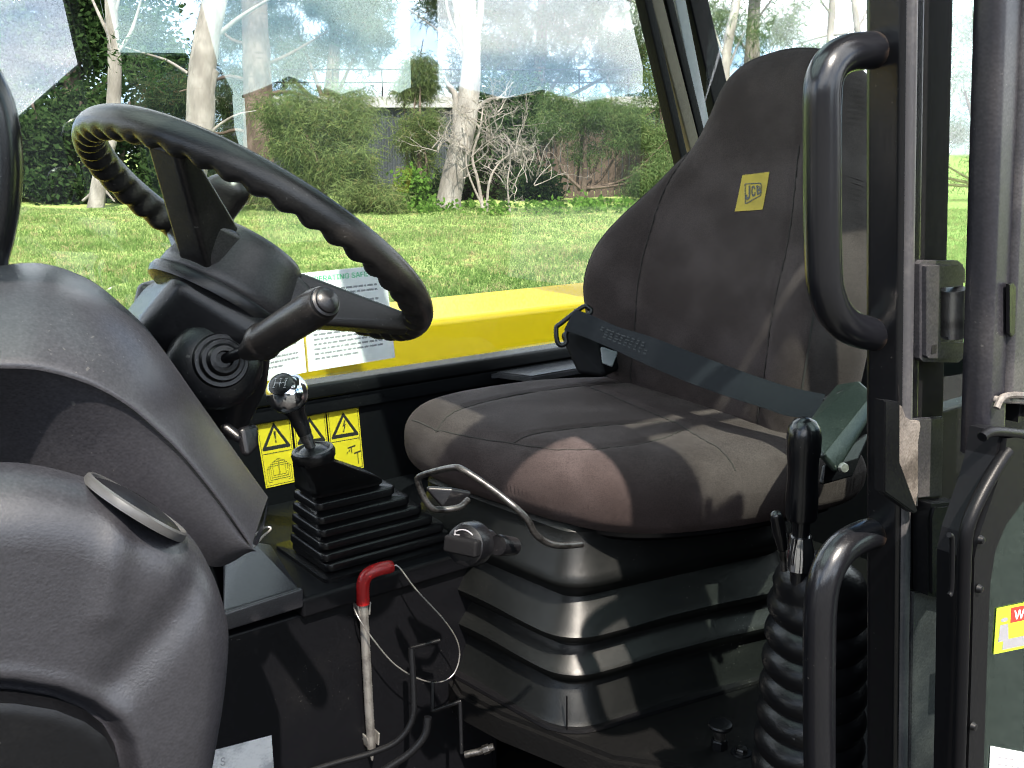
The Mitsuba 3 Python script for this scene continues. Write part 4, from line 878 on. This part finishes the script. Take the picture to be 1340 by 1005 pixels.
# ------------------------------------------------------------------ operator seat
tag('operator_seat', 'dark brown cloth operator seat on black pleated suspension base', 'seat')
Q_ = 'operator_seat'
foot = [(.002, .52), (.004, .45), (.022, .36), (.048, .27), (.075, .19), (.118, .115), (.19, .062), (.30, .030), (.42, .018), (.52, .02), (.555, .06), (.56, .30), (.555, .56), (.52, .60), (.30, .628), (.16, .618), (.07, .592), (.02, .558)]
fp = spline(foot, 200, True); fpoly = Polygon(fp)
p, d, tri, first = inflate(fpoly, .008, .075, None, rows=14, sharp=1.8)
ZE = 1.285
topz = .055 * dome(d, .07) ** .9 + .012 * np.clip(d / .2, 0, 1)
bol = np.clip(np.abs(p[:, 1] - .315) / .30, 0, 1) ** 2.5 * .014; topz += bol * dome(d, .09)
fr = np.clip((p[:, 0] - .05) / .4, 0, 1); topz -= .012 * fr
# seam creases
SEAM1 = [(.014, .52), (.020, .45), (.044, .36), (.074, .285), (.104, .218), (.145, .172), (.20, .158), (.265, .166), (.320, .190)]; SEAM2 = [(.074, .285), (.17, .272), (.26, .250), (.335, .232)]; SEAM3 = [(.355, .52), (.345, .36), (.335, .232), (.322, .165), (.305, .095), (.298, .046)]; SEAM4 = [(.02, .44), (.12, .47), (.25, .50), (.50, .51)]
cr1 = np.minimum(near_line(p, SEAM1), np.minimum(near_line(p, SEAM2), near_line(p, SEAM3))); cr2 = near_line(p, SEAM4)
topz -= .0045 * np.exp(-(cr1 / .006) ** 2) + .0045 * np.exp(-(cr2 / .006) ** 2)
topz += .004 * (meshkit.fbm(np.c_[p * 9, p[:, :1] * 0], 3, 2) - .5) * np.clip(d / .05, 0, 1)
botz = -.062 * dome(d, .05) ** .8
crease = .0
Fp = seat(p[:, 0], p[:, 1], ZE + topz); Bp = seat(p[:, 0], p[:, 1], ZE + botz)
Fp[:first] = Bp[:first] = seat(p[:first, 0], p[:first, 1], np.full(first, ZE))
part(Q_, 'cushion', two_sided(p, tri, first, Fp, Bp), 'seat_cloth', 60)
from scipy.interpolate import LinearNDInterpolator
topf = LinearNDInterpolator(p, ZE + topz)
def on_top(pts, k=40, lift=.0005):
    q = spline(pts, k); z = topf(q[:, 0], q[:, 1]); return seat(q[:, 0], q[:, 1], np.where(np.isnan(z), ZE, z) + lift)
for sm in (SEAM1, SEAM2, SEAM3, SEAM4): part('operator_seat__cushion', 'seam', tube(on_top(sm, 60, .0004), .0011, 6), 'seat_thread', 60)
ring = resample(np.array(fpoly.buffer(-.0035).exterior.coords)[:-1], 300, True); ring = np.roll(ring, -np.argmin(np.abs(ring[:, 0] - .30) + 5 * (ring[:, 1] > .3)), 0)
# backrest
LEAN = math.radians(11); bu = SA * math.sin(LEAN) + ZZ * math.cos(LEAN); bn = np.cross(SB, bu); bn = bn if bn @ SA < 0 else -bn   # bn faces forward
B0 = SO + SA * .50 + ZZ * 1.33
outl = [(.56, .0), (.60, .10), (.610, .19), (.588, .285), (.522, .385), (.475, .445), (.458, .485), (.437, .545), (.40, .580), (.335, .596), (.27, .598), (.21, .586), (.18, .556), (.165, .50), (.15, .44), (.115, .38), (.082, .285), (.068, .19), (.068, .10), (.085, .0), (.14, -.04), (.46, -.04)]
bpoly = Polygon(spline(outl, 220, True))
p, d, tri, first = inflate(bpoly, .009, .06, None, rows=12, sharp=1.8)
t = np.abs(p[:, 0] - .345) / .27
fwd = np.where(p[:, 0] > .345, .095, .045) * np.clip(t, 0, 1.05) ** 2.4 * np.clip(1.25 - p[:, 1] * 1.1, .3, 1) + .018 * np.exp(-((p[:, 1] - .18) / .12) ** 2)
c1 = near_line(p, [(.49, -.03), (.492, .12), (.498, .25), (.495, .36), (.475, .435)]); c2 = near_line(p, [(.16, -.03), (.155, .12), (.160, .25), (.185, .36), (.20, .435)])
fr_ = fwd + .042 * dome(d, .06) - .004 * np.exp(-(c1 / .006) ** 2) - .004 * np.exp(-(c2 / .006) ** 2)
bk_ = fwd * .5 - .115 * dome(d, .045)
fr_[:first] = bk_[:first] = fwd[:first]
def back(b, h, f): return B0 + np.multiply.outer(b, SB) + np.multiply.outer(h, bu) + np.multiply.outer(f, bn)
part(Q_, 'backrest', two_sided(p, tri, first, back(p[:, 0], p[:, 1], fr_), back(p[:, 0], p[:, 1], bk_)), 'seat_cloth', 60)
bf = LinearNDInterpolator(p, fr_)
def on_back(pts, k=40, lift=.0006):
    q = spline(pts, k); f = bf(q[:, 0], q[:, 1]); return back(q[:, 0], q[:, 1], np.where(np.isnan(f), 0, f) + lift)
part('operator_seat__backrest', 'seam', tube(on_back([(.49, -.02), (.492, .12), (.498, .25), (.495, .36), (.475, .432)]), .0010, 6), 'seat_thread', 60)
part('operator_seat__backrest', 'seam', tube(on_back([(.16, -.02), (.155, .12), (.160, .25), (.185, .36), (.20, .432)]), .0010, 6), 'seat_thread', 60)
rb = np.array(bpoly.buffer(-.004).exterior.coords)[:-1]; rb = resample(rb, 240, True)
rf = np.interp(np.arange(240), np.arange(240), bf(rb[:, 0], rb[:, 1])); rf = np.where(np.isnan(rf), 0, rf)
part('operator_seat__backrest', 'piping', tube(back(rb[:, 0], rb[:, 1], rf + .0004), .0018, 8, True), 'seat_thread', 60)
# sewn tag with its lettering in a slanted frame
def pix_back(x, y):
    q = hit(x, y, bn, (B0 + bn * .045) @ bn) - B0; return q @ SB, q @ bu
tq = [pix_back(*c) for c in ((971, 229), (1008, 225), (1001, 275), (963, 277))]
def tag_pt(u, v, lift):
    a = np.array(tq); q = (a[3] * (1 - u) + a[2] * u) * (1 - v) + (a[0] * (1 - u) + a[1] * u) * v
    return back(q[0], q[1], float(bf(q[0], q[1])) + lift)
gu = np.linspace(0, 1, 7)
part(Q_, 'logo_tag', mk(np.array([tag_pt(u, v, .0012) for u in gu for v in gu]), grid_faces(7, 7)[:, ::1]), 'yellow_tag', True, 'yellow sewn tag with black letters in a slanted frame')
def tag_print(polys, name, m, lift):
    ms = []
    for pg in polys:
        for g in getattr(pg.buffer(0), 'geoms', [pg.buffer(0)]):
            if g.is_empty: continue
            v, f = trimesh.creation.triangulate_polygon(g, engine='earcut'); ms.append(mk(np.array([tag_pt(a, b, lift) for a, b in v]), f))
    part('operator_seat__logo_tag', name, cat(ms), m, False)
fo = np.array([(.17, .74), (.74, .735), (.80, .71), (.86, .44), (.83, .36), (.35, .185), (.29, .20), (.17, .72)])
fo = np.array([(.155, .755), (.73, .735), (.785, .70), (.855, .43), (.835, .375), (.365, .185), (.315, .20)])
fpg = Polygon(fo)
tag_print([fpg.difference(fpg.buffer(-.028))], 'frame', 'print_black', .0019)
def warp_text(ch, x0, x1, yl0, yh0, yl1, yh1):
    out = []
    for g in lettering(ch, 0, 0, 1, 1):
        out.append(Polygon([((x0 + (x1 - x0) * a) + .10 * (.5 - b), (yl0 + (yl1 - yl0) * a) + ((yh0 + (yh1 - yh0) * a) - (yl0 + (yl1 - yl0) * a)) * b) for a, b in np.array(g.exterior.coords)[:-1]]).buffer(.006))
    return out
tag_print(warp_text('J', .27, .42, .28, .68, .33, .68) + warp_text('C', .47, .60, .355, .67, .40, .665) + warp_text('B', .655, .78, .41, .665, .45, .65), 'letter', 'print_black', .0019)
# suspension boot
zs = [(1.232, -.004), (1.222, .006), (1.205, .006), (1.165, .026), (1.155, .032), (1.145, .030), (1.130, .012), (1.121, .004), (1.108, .012), (1.080, .033), (1.073, .038), (1.063, .035), (1.052, .016), (1.045, .008), (1.035, .014), (1.020, .032), (1.013, .037), (1.003, .034), (.992, .016), (.985, .014), (.975, .022), (.940, .036), (.930, .042), (.924, .040)]
bq = np.array([(.105, .165), (.02, .50), (.50, .52), (.50, .145)])
def boot_at(out, z, t):
    pg = Polygon(bq + 0).buffer(-.03).buffer(.03 + out, quad_segs=6); r = resample(np.array(pg.exterior.coords)[:-1], 160, True)
    k = np.argmin(r[:, 0] + r[:, 1]); return np.roll(r, -k, 0)
rings = []
for z, o in zs:
    r = boot_at(o, z, 0)
    rel = r - bq.mean(0); sag = .0
    # the long sides of a pleat bow inwards between the corners
    cd = np.min(np.linalg.norm(r[:, None] - bq[None], axis=2), 1); k = np.clip((cd - .05) / .12, 0, 1); k = k * k * (3 - 2 * k)
    r = r - rel / np.linalg.norm(rel, axis=1, keepdims=True) * (k * .006 * (o > .02))[:, None]
    dz = 0 * k
    rings.append(seat(r[:, 0], r[:, 1], z + dz))
part(Q_, 'suspension_boot', loft(rings), 'vinyl', 42)
part(Q_, 'boot_rim', loft([seat(*boot_at(o, 0, 0).T, np.full(160, z)) for z, o in ((.932, .043), (.931, .048), (.926, .049), (.924, .044))]), 'rubber', 40)
part(Q_, 'seat_pan', loft([seat(*np.array(Polygon(fp).buffer(-b).exterior.coords)[:-1][np.linspace(0, len(np.array(Polygon(fp).buffer(-b).exterior.coords)) - 2, 150).astype(int)].T, np.full(150, z)) for b, z in ((.040, 1.238), (.045, 1.215), (.060, 1.205))]), 'smooth_black', 40)
part(Q_, 'boot_seam', tube(seat(np.array([.079, .080]), np.array([.135, .135]), np.array([.985, .93])), .0015, 6), 'rubber', 60)
# slide bar and weight knob
sb = [(762, 712, 1.22), (735, 714, 1.20), (716, 710, 1.19), (700, 698, 1.175), (690, 680, 1.165), (672, 662, 1.16), (640, 637, 1.17), (606, 615, 1.18), (592, 612, 1.19), (565, 618, 1.22), (549, 624, 1.24), (547, 630, 1.245), (554, 650, 1.25), (564, 664, 1.255), (575, 667, 1.26), (600, 664, 1.27), (612, 654, 1.29)]
part(Q_, 'slide_bar', tube(spline([away(*q) for q in sb], 110), .0042, 12), 'dark_steel', 60, 'worn steel loop handle under the cushion front')
part(Q_, 'grip_pad', hull([away(*q) for q in ((562, 640, 1.29), (590, 642, 1.29), (612, 646, 1.30), (580, 660, 1.29), (604, 658, 1.30))], .004, 10), 'smooth_black', 40)
kc = away(614, 712, 1.20); kx = away(660, 716, 1.235) - kc; kx /= np.linalg.norm(kx)
kx = kx * .8 + np.array([-.1, .5, .0]); kx /= np.linalg.norm(kx)
part(Q_, 'weight_knob', lathe([(0, -.016), (.018, -.015), (.025, -.011), (.027, -.004), (.027, .012), (.024, .018), (0, .020)], kc, kx, 40), 'smooth_black', 40)
ku, kv, _ = basis(kx)
part('operator_seat__weight_knob', 'finger_bar', hull([kc - kx * q + kv * s * .0065 + ku * e * .019 for q in (.008, .020) for s in (-1, 1) for e in (-1, 1)], .004, 10), 'seal_rubber', 40)
arc = [kc - kx * .0158 + kv * .019 * math.sin(a) - ku * -.019 * math.cos(a) for a in np.radians(np.linspace(50, 130, 12))]
part('operator_seat__weight_knob', 'arrow', cat([tube(np.array(arc), .0009, 6), bar(arc[0] - kv * .004, arc[0] + kv * .002, .0014, .0014, .0004), bar(arc[0] - ku * .006 - kv * .003, arc[0] + ku * .001 - kv * .003, .0014, .0014, .0004)]), 'print_grey', False)
part(Q_, 'knob_stem', tube(np.array([kc + kx * .012, kc + kx * .05]), .0125, 18), 'smooth_black', 60)
stem2 = away(660, 714, 1.22)
part(Q_, 'pump_stub', lathe([(.0, -.014), (.0125, -.014), (.0135, -.010), (.0125, .0), (.0115, .02)], stem2, away(690, 716, 1.26) - stem2, 24), 'smooth_black', 40)

# ------------------------------------------------------------------ seat belt
tag('seat_belt', 'dark lap belt lying across the seat, buckle at near side', 'seat belt')
up_ = spline([(752, 404), (775, 413), (810, 428), (850, 440), (900, 459), (950, 478), (1000, 496), (1040, 508), (1080, 516)], 50)
lo_ = spline([(738, 432), (762, 440), (800, 456), (850, 479), (900, 500), (950, 518), (1000, 534), (1030, 544), (1066, 548)], 50)
dep = np.interp(np.linspace(0, 1, 50), [0, .1, .35, .7, 1], [1.80, 1.76, 1.62, 1.47, 1.38])
def band(u, l, d0, d1, th=.0016):
    a = np.array([away(x, y, q) for (x, y), q in zip(u, d0)]); b = np.array([away(x, y, q) for (x, y), q in zip(l, d1)])
    m = (a + b) / 2; w = np.linspace(0, 1, 7); rows = [a * (1 - t) + b * t + np.array([0, -1, .3]) * .003 * math.sin(math.pi * t) for t in w]; rows2 = [q + np.array([0, .9, -.3]) * th for q in rows[::-1]]
    v = np.vstack(rows + rows2); return mk(v, grid_faces(14, len(a), False, True))
part('seat_belt', 'webbing', band(up_, lo_, dep, dep - .012), 'webbing', 50)
gq = np.random.default_rng(8); ms = []
for i in range(4):
    u = .08
    s0 = 4
    for k in range(9):
        t0 = 6 + k * 1.05 + i * .5; j = int(t0); v = .30 + i * .12
        a = away(*(up_[j] * (1 - v) + lo_[j] * v), dep[j] - .0105); b = away(*(up_[j + 1] * (1 - v) + lo_[j + 1] * v), dep[j + 1] - .0105)
        ms.append(bar(a, a + (b - a) * gq.uniform(.3, .8), .0009, .0016, .0003))
part('seat_belt', 'stitching', cat(ms), 'belt_thread', False)
part('seat_belt', 'anchor_loop', tube(spline([away(x, y, 1.80) for x, y in ((728, 428), (733, 424), (762, 402), (770, 403), (772, 410), (742, 434), (741, 448), (734, 452), (729, 446))], 50, True), .0045, 10, True), 'smooth_black', 60)
part('seat_belt', 'anchor', hull([away(*q) for q in ((742, 440, 1.84), (778, 446, 1.82), (788, 486, 1.80), (762, 482, 1.82), (806, 478, 1.86), (800, 450, 1.86))], .010, 12), 'seal_rubber', 40)
part('seat_belt', 'anchor_plate', hull([away(*q) for q in ((788, 456, 1.78), (806, 462, 1.78), (800, 478, 1.78), (790, 474, 1.78))], .003, 8), 'pale_metal', 40)
# buckle
bA, bB = away(1118, 522, 1.30), away(1086, 590, 1.235); bd = (bB - bA) / np.linalg.norm(bB - bA)
cr = [(1098, 508, 1.345), (1122, 504, 1.33), (1139, 519, 1.30), (1137, 540, 1.29), (1092, 612, 1.22), (1078, 596, 1.22), (1062, 556, 1.27), (1080, 530, 1.31)]
part('seat_belt', 'buckle', hull([away(*q) for q in cr] + [away(x, y, q + .03) for x, y, q in cr], .005, 14), 'buckle_plastic', 40, 'glossy black buckle housing at the near side of the seat')
part('seat_belt', 'release_slot', cat([bar(away(1082, 524, 1.325), away(1104, 508, 1.335), .012, .006, .002), bar(away(1096, 518, 1.32), away(1108, 512, 1.325), .004, .010, .0015)]), 'smooth_black', 40)
part('seat_belt', 'buckle_bracket', hull([away(*q) for q in ((1080, 612, 1.24), (1120, 600, 1.26), (1132, 572, 1.28), (1112, 620, 1.26), (1076, 630, 1.24))], .004, 10), 'smooth_black', 40)
part('seat_belt', 'bolt', lathe([(0, .006), (.005, .006), (.0062, .003), (.0065, 0)], away(1103, 612, 1.215), np.array([.1, -1, .2]), 16), 'zinc_steel', 30)

# ------------------------------------------------------------------ auxiliary lever
tag('control_lever', 'black control lever with ribbed rubber boot beside the door post', 'lever')
A_ = 'control_lever'
AD = 1.16; base = V(side(1067, 1000, .66)); tip = V(side(1066, 760, .66))
mid = (V(side(1066, 870, .66)))
lz = [V(side(1066, y, .66))[2] for y in (1030, 1005, 978, 955, 930, 905, 880, 853, 827, 803, 778)]
ac = V(side(1066, 870, .66))[:2]
rings = []; ang = np.linspace(0, 2 * np.pi, 48, endpoint=False)
def ring_at(cx, cl, rx, rl, z): return W(np.c_[cx + rx * np.cos(ang), cl + rl * np.sin(ang), np.full(48, z)])
z0, z1 = .925, V(side(1066, 778, .66))[2]; nb = 8
rings.append(ring_at(ac[0], ac[1], .070, .070, z0 - .004)); rings.append(ring_at(ac[0], ac[1], .076, .076, z0 + .004))
for i in range(nb):
    s = .062 - .0012 * i; za = z0 + .012 + (z1 - z0 - .012) * i / nb; dz = (z1 - z0 - .012) / nb
    for t in np.linspace(0, 1, 9)[:-1]: r = s + .0085 * math.sin(math.pi * t) ** .8; rings.append(ring_at(ac[0], ac[1], r, r, za + dz * t))
for r, y, dx in ((.055, 776, 0), (.056, 766, -.002), (.050, 752, -.004), (.040, 742, -.008), (.030, 734, -.010), (.0, 733, -.010)):
    rings.append(ring_at(ac[0] + dx, ac[1], r, r, V(side(1066, y, .66))[2]))
part(A_, 'boot', loft(rings, False), 'rubber', 40)
l0 = side(1046, 742, .66); l1 = side(1053, 552, .66); lx = (l1 - l0) / np.linalg.norm(l1 - l0); LLn = np.linalg.norm(l1 - l0)
part(A_, 'shaft', tube(np.array([l0 - lx * .02, l0 + lx * LLn * .5]), .0105, 16), 'gloss_paint', 60)
part(A_, 'collar', lathe([(.018, -.012), (.0175, .004), (.014, .020), (.0125, .028), (.0, .028)], l0 + lx * .012, lx, 28), 'chrome', 40)
gz = LLn * .34
part(A_, 'grip', lathe([(0, gz), (.0165, gz), (.0185, gz + .004), (.0185, gz + .03), (.0172, gz + .05), (.0178, gz + .07), (.0195, gz + .085), (.0196, LLn - .018), (.0178, LLn - .007), (.0125, LLn + .001), (.006, LLn + .0045), (0, LLn + .0055)], l0, lx, 36), 'gloss_paint', 40)
t0, t1, t2 = side(1026, 746, .66), side(1024, 716, .66), side(1016, 676, .66)
part(A_, 'toggle_shaft', tube(np.array([t0, t1]), .0042, 10), 'dark_steel', 60)
part(A_, 'toggle_grip', hull([t1, t1 + (t2 - t1) * .5, t2], [.0062, .0085, .0075], 14), 'gloss_paint', 45)

# stop bolt on the platform
tag('stop_bolt', 'small round-headed stud standing on the seat platform', 'stud')
s0 = level(941, 978, .925)
part('stop_bolt', 'nut', lathe([(.0, .014), (.011, .014), (.012, .012), (.012, 0)], s0, ZZ, 6), 'satin_paint', False)
part('stop_bolt', 'stem', lathe([(.0085, .010), (.0085, .030), (.0, .030)], s0, ZZ, 16), 'dark_steel', 40)
part('stop_bolt', 'head', lathe([(.0, .0400), (.012, .0400), (.0165, .0385), (.0175, .036), (.0165, .032), (.010, .030), (0, .030)], s0, ZZ, 32), 'satin_paint', 35)
tag('hex_screw', 'low hexagon screw on the seat platform beside the lever boot', 'screw')
h0 = level(970, 985, .925)
part('hex_screw', 'head', lathe([(0, .008), (.0075, .008), (.009, .006), (.009, 0)], h0, ZZ, 6), 'dark_steel', False)
part('hex_screw', 'washer', lathe([(0, .002), (.014, .002), (.0145, 0)], h0, ZZ, 24), 'satin_paint', 40)

# ------------------------------------------------------------------ grab rails
RL = NL + .030
def rail(name, label, pts, k, ends, rad=.0150, l=RL):
    tag(name, label, 'grab rail', None)
    part(name, 'tube', tube(spline([side(x, y, l) for x, y in pts], k), rad, 22), 'rail_paint', 60)
    for x, y in ends:
        c = side(x, y, l); part(name, 'weld', lathe([(.0152, -.004), (.0165, .0), (.0178, .004), (.0195, .008), (.0195, .016)], c, RR, 24), 'scuffed_plate' if False else 'rail_paint', 60)
rail('grab_rail', 'upper black tubular grab rail on the door post', [(1180, 69), (1150, 66), (1125, 67), (1104, 72), (1088, 84), (1079, 102), (1076, 130), (1076, 200), (1076, 280), (1078, 350), (1081, 380), (1090, 405), (1106, 424), (1128, 434), (1150, 438), (1185, 441)], 90, [(1150, 66), (1152, 438)])
rail('grab_rail_001', 'lower black tubular grab rail on the door post', [(1185, 692), (1152, 696), (1128, 702), (1104, 716), (1088, 736), (1078, 762), (1073, 800), (1072, 860), (1072, 940), (1073, 1020), (1078, 1090), (1100, 1130), (1185, 1150)], 90, [(1152, 696)])
rail('grab_rail_002', 'black curved grab rail cut off by the left picture edge', [(-60, 60), (-30, 110), (-14, 150), (-7, 200), (-8, 250), (-16, 300), (-26, 340), (-40, 420)], 50, [], .0225, .98)

# ------------------------------------------------------------------ fittings of the door post
tag('striker_plate', 'scuffed bare metal striker plate on the door post edge', 'plate')
sp = [V(side(x, y, NL))[[0, 2]] for x, y in ((1162, 524), (1172, 530), (1177, 544), (1185, 549), (1195, 549), (1196, 556), (1193, 575), (1193, 660), (1186, 662), (1170, 615), (1161, 598))]
part('striker_plate', 'plate', extrude(np.array(sp), .006, LL * (NL - .001), RR, ZZ, -LL, .0012), 'scuffed_plate', 30)
c0 = [V(side(x, y, NL))[[0, 2]] for x, y in ((1143, 521), (1163, 523), (1163, 600), (1187, 664), (1183, 668), (1143, 640))]
part('striker_plate', 'gusset', extrude(np.array(c0), .010, LL * (NL - .001), RR, ZZ, -LL, .001), 'satin_paint', 30)
tag('post_bracket', 'black box bracket low on the door post above the door hinge', 'bracket')
bb = [V(side(x, y, NL))[[0, 2]] for x, y in ((1199, 654), (1236, 651), (1233, 770), (1222, 778), (1195, 772), (1194, 672))]
part('post_bracket', 'box', extrude(np.array(bb), .018, LL * NL, RR, ZZ, -LL, .003), 'satin_paint', 30)
# ------------------------------------------------------------------ doors, folded back against the cab side
tag('upper_door', 'black upper door frame folded back at right edge with barrel hinge', 'door')
U_ = 'upper_door'; UL = .415
def upright(pxs, l, th, name, key, m='satin_paint', bev=.003, sm=30, **kw):
    q = [V(side(x, y, l))[[0, 2]] for x, y in pxs]; return part(key, name, extrude(np.array(q), th, LL * (l + th), RR, ZZ, -LL, bev), m, sm, **kw)
# frame tube, seal and outer flange run up the whole door
def vbar(xa, xb, y0, y1, l, rad, key, nm, m, seg=8):
    """Upright rounded bar between two picture columns at y0, leaning like the door post."""
    za, zb = V(side(xa, y0, l))[2], V(side(xa, y1, l))[2]
    ra, rb_ = V(side(xa, 300, l)), V(side(xb, 300, l)); w = rb_[0] - ra[0]; c = (ra[0] + rb_[0]) / 2
    def at(z): return c - .140 * (z - ra[2])
    pr = rrect(w, max(rad * 2, .008), min(w, max(rad * 2, .008)) * .38, 6)
    return part(key, nm, loft([W(np.c_[at(z) + pr[:, 0], l + pr[:, 1], np.full(len(pr), z)]) for z in (za, zb)]), m, 40)
vbar(1279, 1312, -160, 592, UL + .006, .013, U_, 'frame', 'bar_paint')
vbar(1311, 1320, -160, 556, UL + .010, .005, U_, 'seal', 'rubber')
vbar(1319, 1374, -160, 520, UL - .004, .008, U_, 'flange', 'dusty_lit_paint')
upright([(1321, 372), (1327, 370), (1330, 376), (1329, 436), (1325, 441), (1321, 436)], UL - .0125, .003, 'slot_trim', U_, 'gloss_paint', .0006)
part(U_, 'foot', hull([side(*q) for q in ((1310, 498, UL), (1345, 505, UL), (1345, 470, UL + .01), (1320, 480, UL + .01))], .004, 10), 'satin_paint', 40)
part(U_, 'catch', cat([bar(side(1300, 522, UL - .006), side(1365, 526, UL - .006), .010, .006, .002), tube(spline([side(x, y, UL - .012) for x, y in ((1304, 534), (1312, 520), (1330, 517), (1360, 520))], 20), .003, 8)]), 'scuffed_plate', 40)
part(U_, 'rear_stile', extrude(np.array([(1.165, 1.50), (1.225, 1.50), (1.165 - .11, 2.28), (1.105 - .11, 2.28)]), .028, LL * (UL + .016), RR, ZZ, -LL, .006), 'satin_paint')
part(U_, 'bottom_rail', extrude(np.array([(.90, 1.512), (1.17, 1.50), (1.17, 1.535), (.90, 1.540)]), .020, LL * (UL + .012), RR, ZZ, -LL, .005), 'satin_paint')
part(U_, 'top_rail', extrude(np.array([(.76, 2.24), (1.05, 2.24), (1.05, 2.28), (.755, 2.28)]), .024, LL * (UL + .015), RR, ZZ, -LL, .006), 'satin_paint')
# hinge
hp = [V(side(x, y, .459))[[0, 2]] for x, y in ((1206, 346), (1210, 341), (1256, 341), (1263, 347), (1263, 375), (1231, 377), (1231, 441), (1263, 443), (1263, 469), (1257, 475), (1211, 474), (1206, 469))]
part(U_, 'hinge', extrude(np.array(hp), .009, LL * .466, RR, ZZ, -LL, .004), 'dusty_lit_paint', 35, 'black cast hinge block on the door post')
hc = (side(1247, 378, .463), side(1247, 440, .463))
part(U_, 'hinge_pin', tube(np.array(hc), .0115, 24), 'zinc_steel', 40, 'bright steel barrel of the hinge')
part(U_, 'hinge_hole', extrude(rrect(.008, .008, .001, 3) + V(side(1222, 457, .4568))[[0, 2]], .0006, LL * .4570, RR, ZZ, -LL), 'frit', False)

tag('lower_door', 'black lower door with rounded window, swung open at the right', 'door')
X_ = 'lower_door'; XL = .375
outer = [(1275, 558), (1290, 556), (1420, 578), (1420, 1120), (1222, 1120), (1227, 1005), (1230, 860), (1232, 720), (1238, 690), (1262, 620), (1270, 590)]
innr = [(1420, 640), (1372, 640), (1340, 662), (1318, 692), (1306, 722), (1300, 760), (1296, 850), (1291, 1000), (1288, 1085), (1420, 1085)]
o2 = [V(side(x, y, XL + .026))[[0, 2]] for x, y in outer]; i2 = [V(side(x, y, XL))[[0, 2]] for x, y in innr]
ip = Polygon(i2).buffer(-.008).buffer(.008)
fr2 = Polygon(o2).buffer(.008).buffer(-.008).difference(ip)
part(X_, 'frame', extrude(fr2, .030, LL * (XL + .030), RR, ZZ, -LL, .005), 'door_paint', 30)
part(X_, 'glass_seal', extrude(ip.difference(ip.buffer(-.005)), .012, LL * (XL + .026), RR, ZZ, -LL, .002), 'rubber', 30)
gb = ip.buffer(.002); v, t = trimesh.creation.triangulate_polygon(gb, engine='earcut')
part(X_, 'glass', mk(W(np.c_[v[:, 0], np.full(len(v), XL + .017), v[:, 1]]), t), 'door_glass', False)
dots = []; band_ = np.array(ip.exterior.coords)
for j, s in enumerate((.0019, .0015, .0011, .0007)):
    ln = ip.buffer(-.0065 - j * .0026).exterior; m_ = int(ln.length / .0046)
    for k in range(m_):
        c = ln.interpolate((k + .5 * (j % 2)) / m_, normalized=True); a = np.arange(6) * np.pi / 3
        dots.append(mk(W(np.c_[c.x + s * np.cos(a), np.full(6, XL + .0155), c.y + s * np.sin(a)]), [[0, q, q + 1] for q in range(1, 5)]))
part(X_, 'glass_dots', cat(dots), 'frit', False, kind='stuff')
part(X_, 'frame_rib', tube(spline([side(x, y, XL + .0015) for x, y in ((1318, 590), (1300, 618), (1280, 655), (1266, 690), (1262, 730), (1259, 850), (1254, 1010), (1250, 1100))], 60), .0058, 10), 'door_paint', 60)
part(X_, 'frame_rib', tube(spline([side(x, y, XL - .001) for x, y in ((1242, 700), (1246, 708), (1245, 770), (1241, 780))], 20), .0022, 8), 'door_paint', 60)
part(X_, 'top_bead', tube(spline([side(x, y, XL + .003) for x, y in ((1285, 572), (1293, 566), (1310, 565), (1350, 570), (1410, 580))], 30), .0042, 10), 'door_paint', 60)
for x, y in ((1282, 706), (1280, 770), (1272, 950)):
    part(X_, 'screw', lathe([(0, .004), (.0028, .0035), (.004, 0)], side(x, y, XL - .001), -LL, 14), 'satin_paint', 40)
tag('warning_sticker_003', 'green-yellow warning sticker on the lower door glass at right edge', 'sticker')
q = [side(x, y, XL + .0162) for x, y in ((1304, 796), (1400, 776), (1396, 836), (1300, 856))]
flat('sheet', 'warning_sticker_003', q, .0004, 'green_film', -LL)
printed('warning_sticker_003', 'red_bar', q, [Polygon([(.18, .62), (.95, .62), (.95, .95), (.18, .95)])], 'print_red', .0007)
printed('warning_sticker_003', 'red_word', q, lettering('WARNING', .22, .68, .66, .20), 'paper', .0010)
printed('warning_sticker_003', 'figure', q, [Point(.10, .72).buffer(.045), Polygon([(.05, .62), (.15, .62), (.17, .25), (.04, .25)])], 'print_grey', .0007)
printed('warning_sticker_003', 'dark_bar', q, [Polygon([(.10, .06), (.95, .06), (.95, .28), (.10, .28)])], 'print_grey', .0007)
tag('white_notice', 'white notice on the lower door glass in the bottom right corner', 'label')
q = [side(x, y, XL + .0162) for x, y in ((1296, 976), (1380, 992), (1378, 1060), (1292, 1050))]
flat('sheet', 'white_notice', q, .0004, 'paper', -LL)
g = np.random.default_rng(4)
printed('white_notice', 'text_line', q, [Polygon([(x, y), (x + .06, y), (x + .06, y + .03), (x, y + .03)]) for y in (.82, .70, .58, .46, .34) for x in np.arange(.1, .85, .09) if g.random() > .2], 'print_grey', .0007)
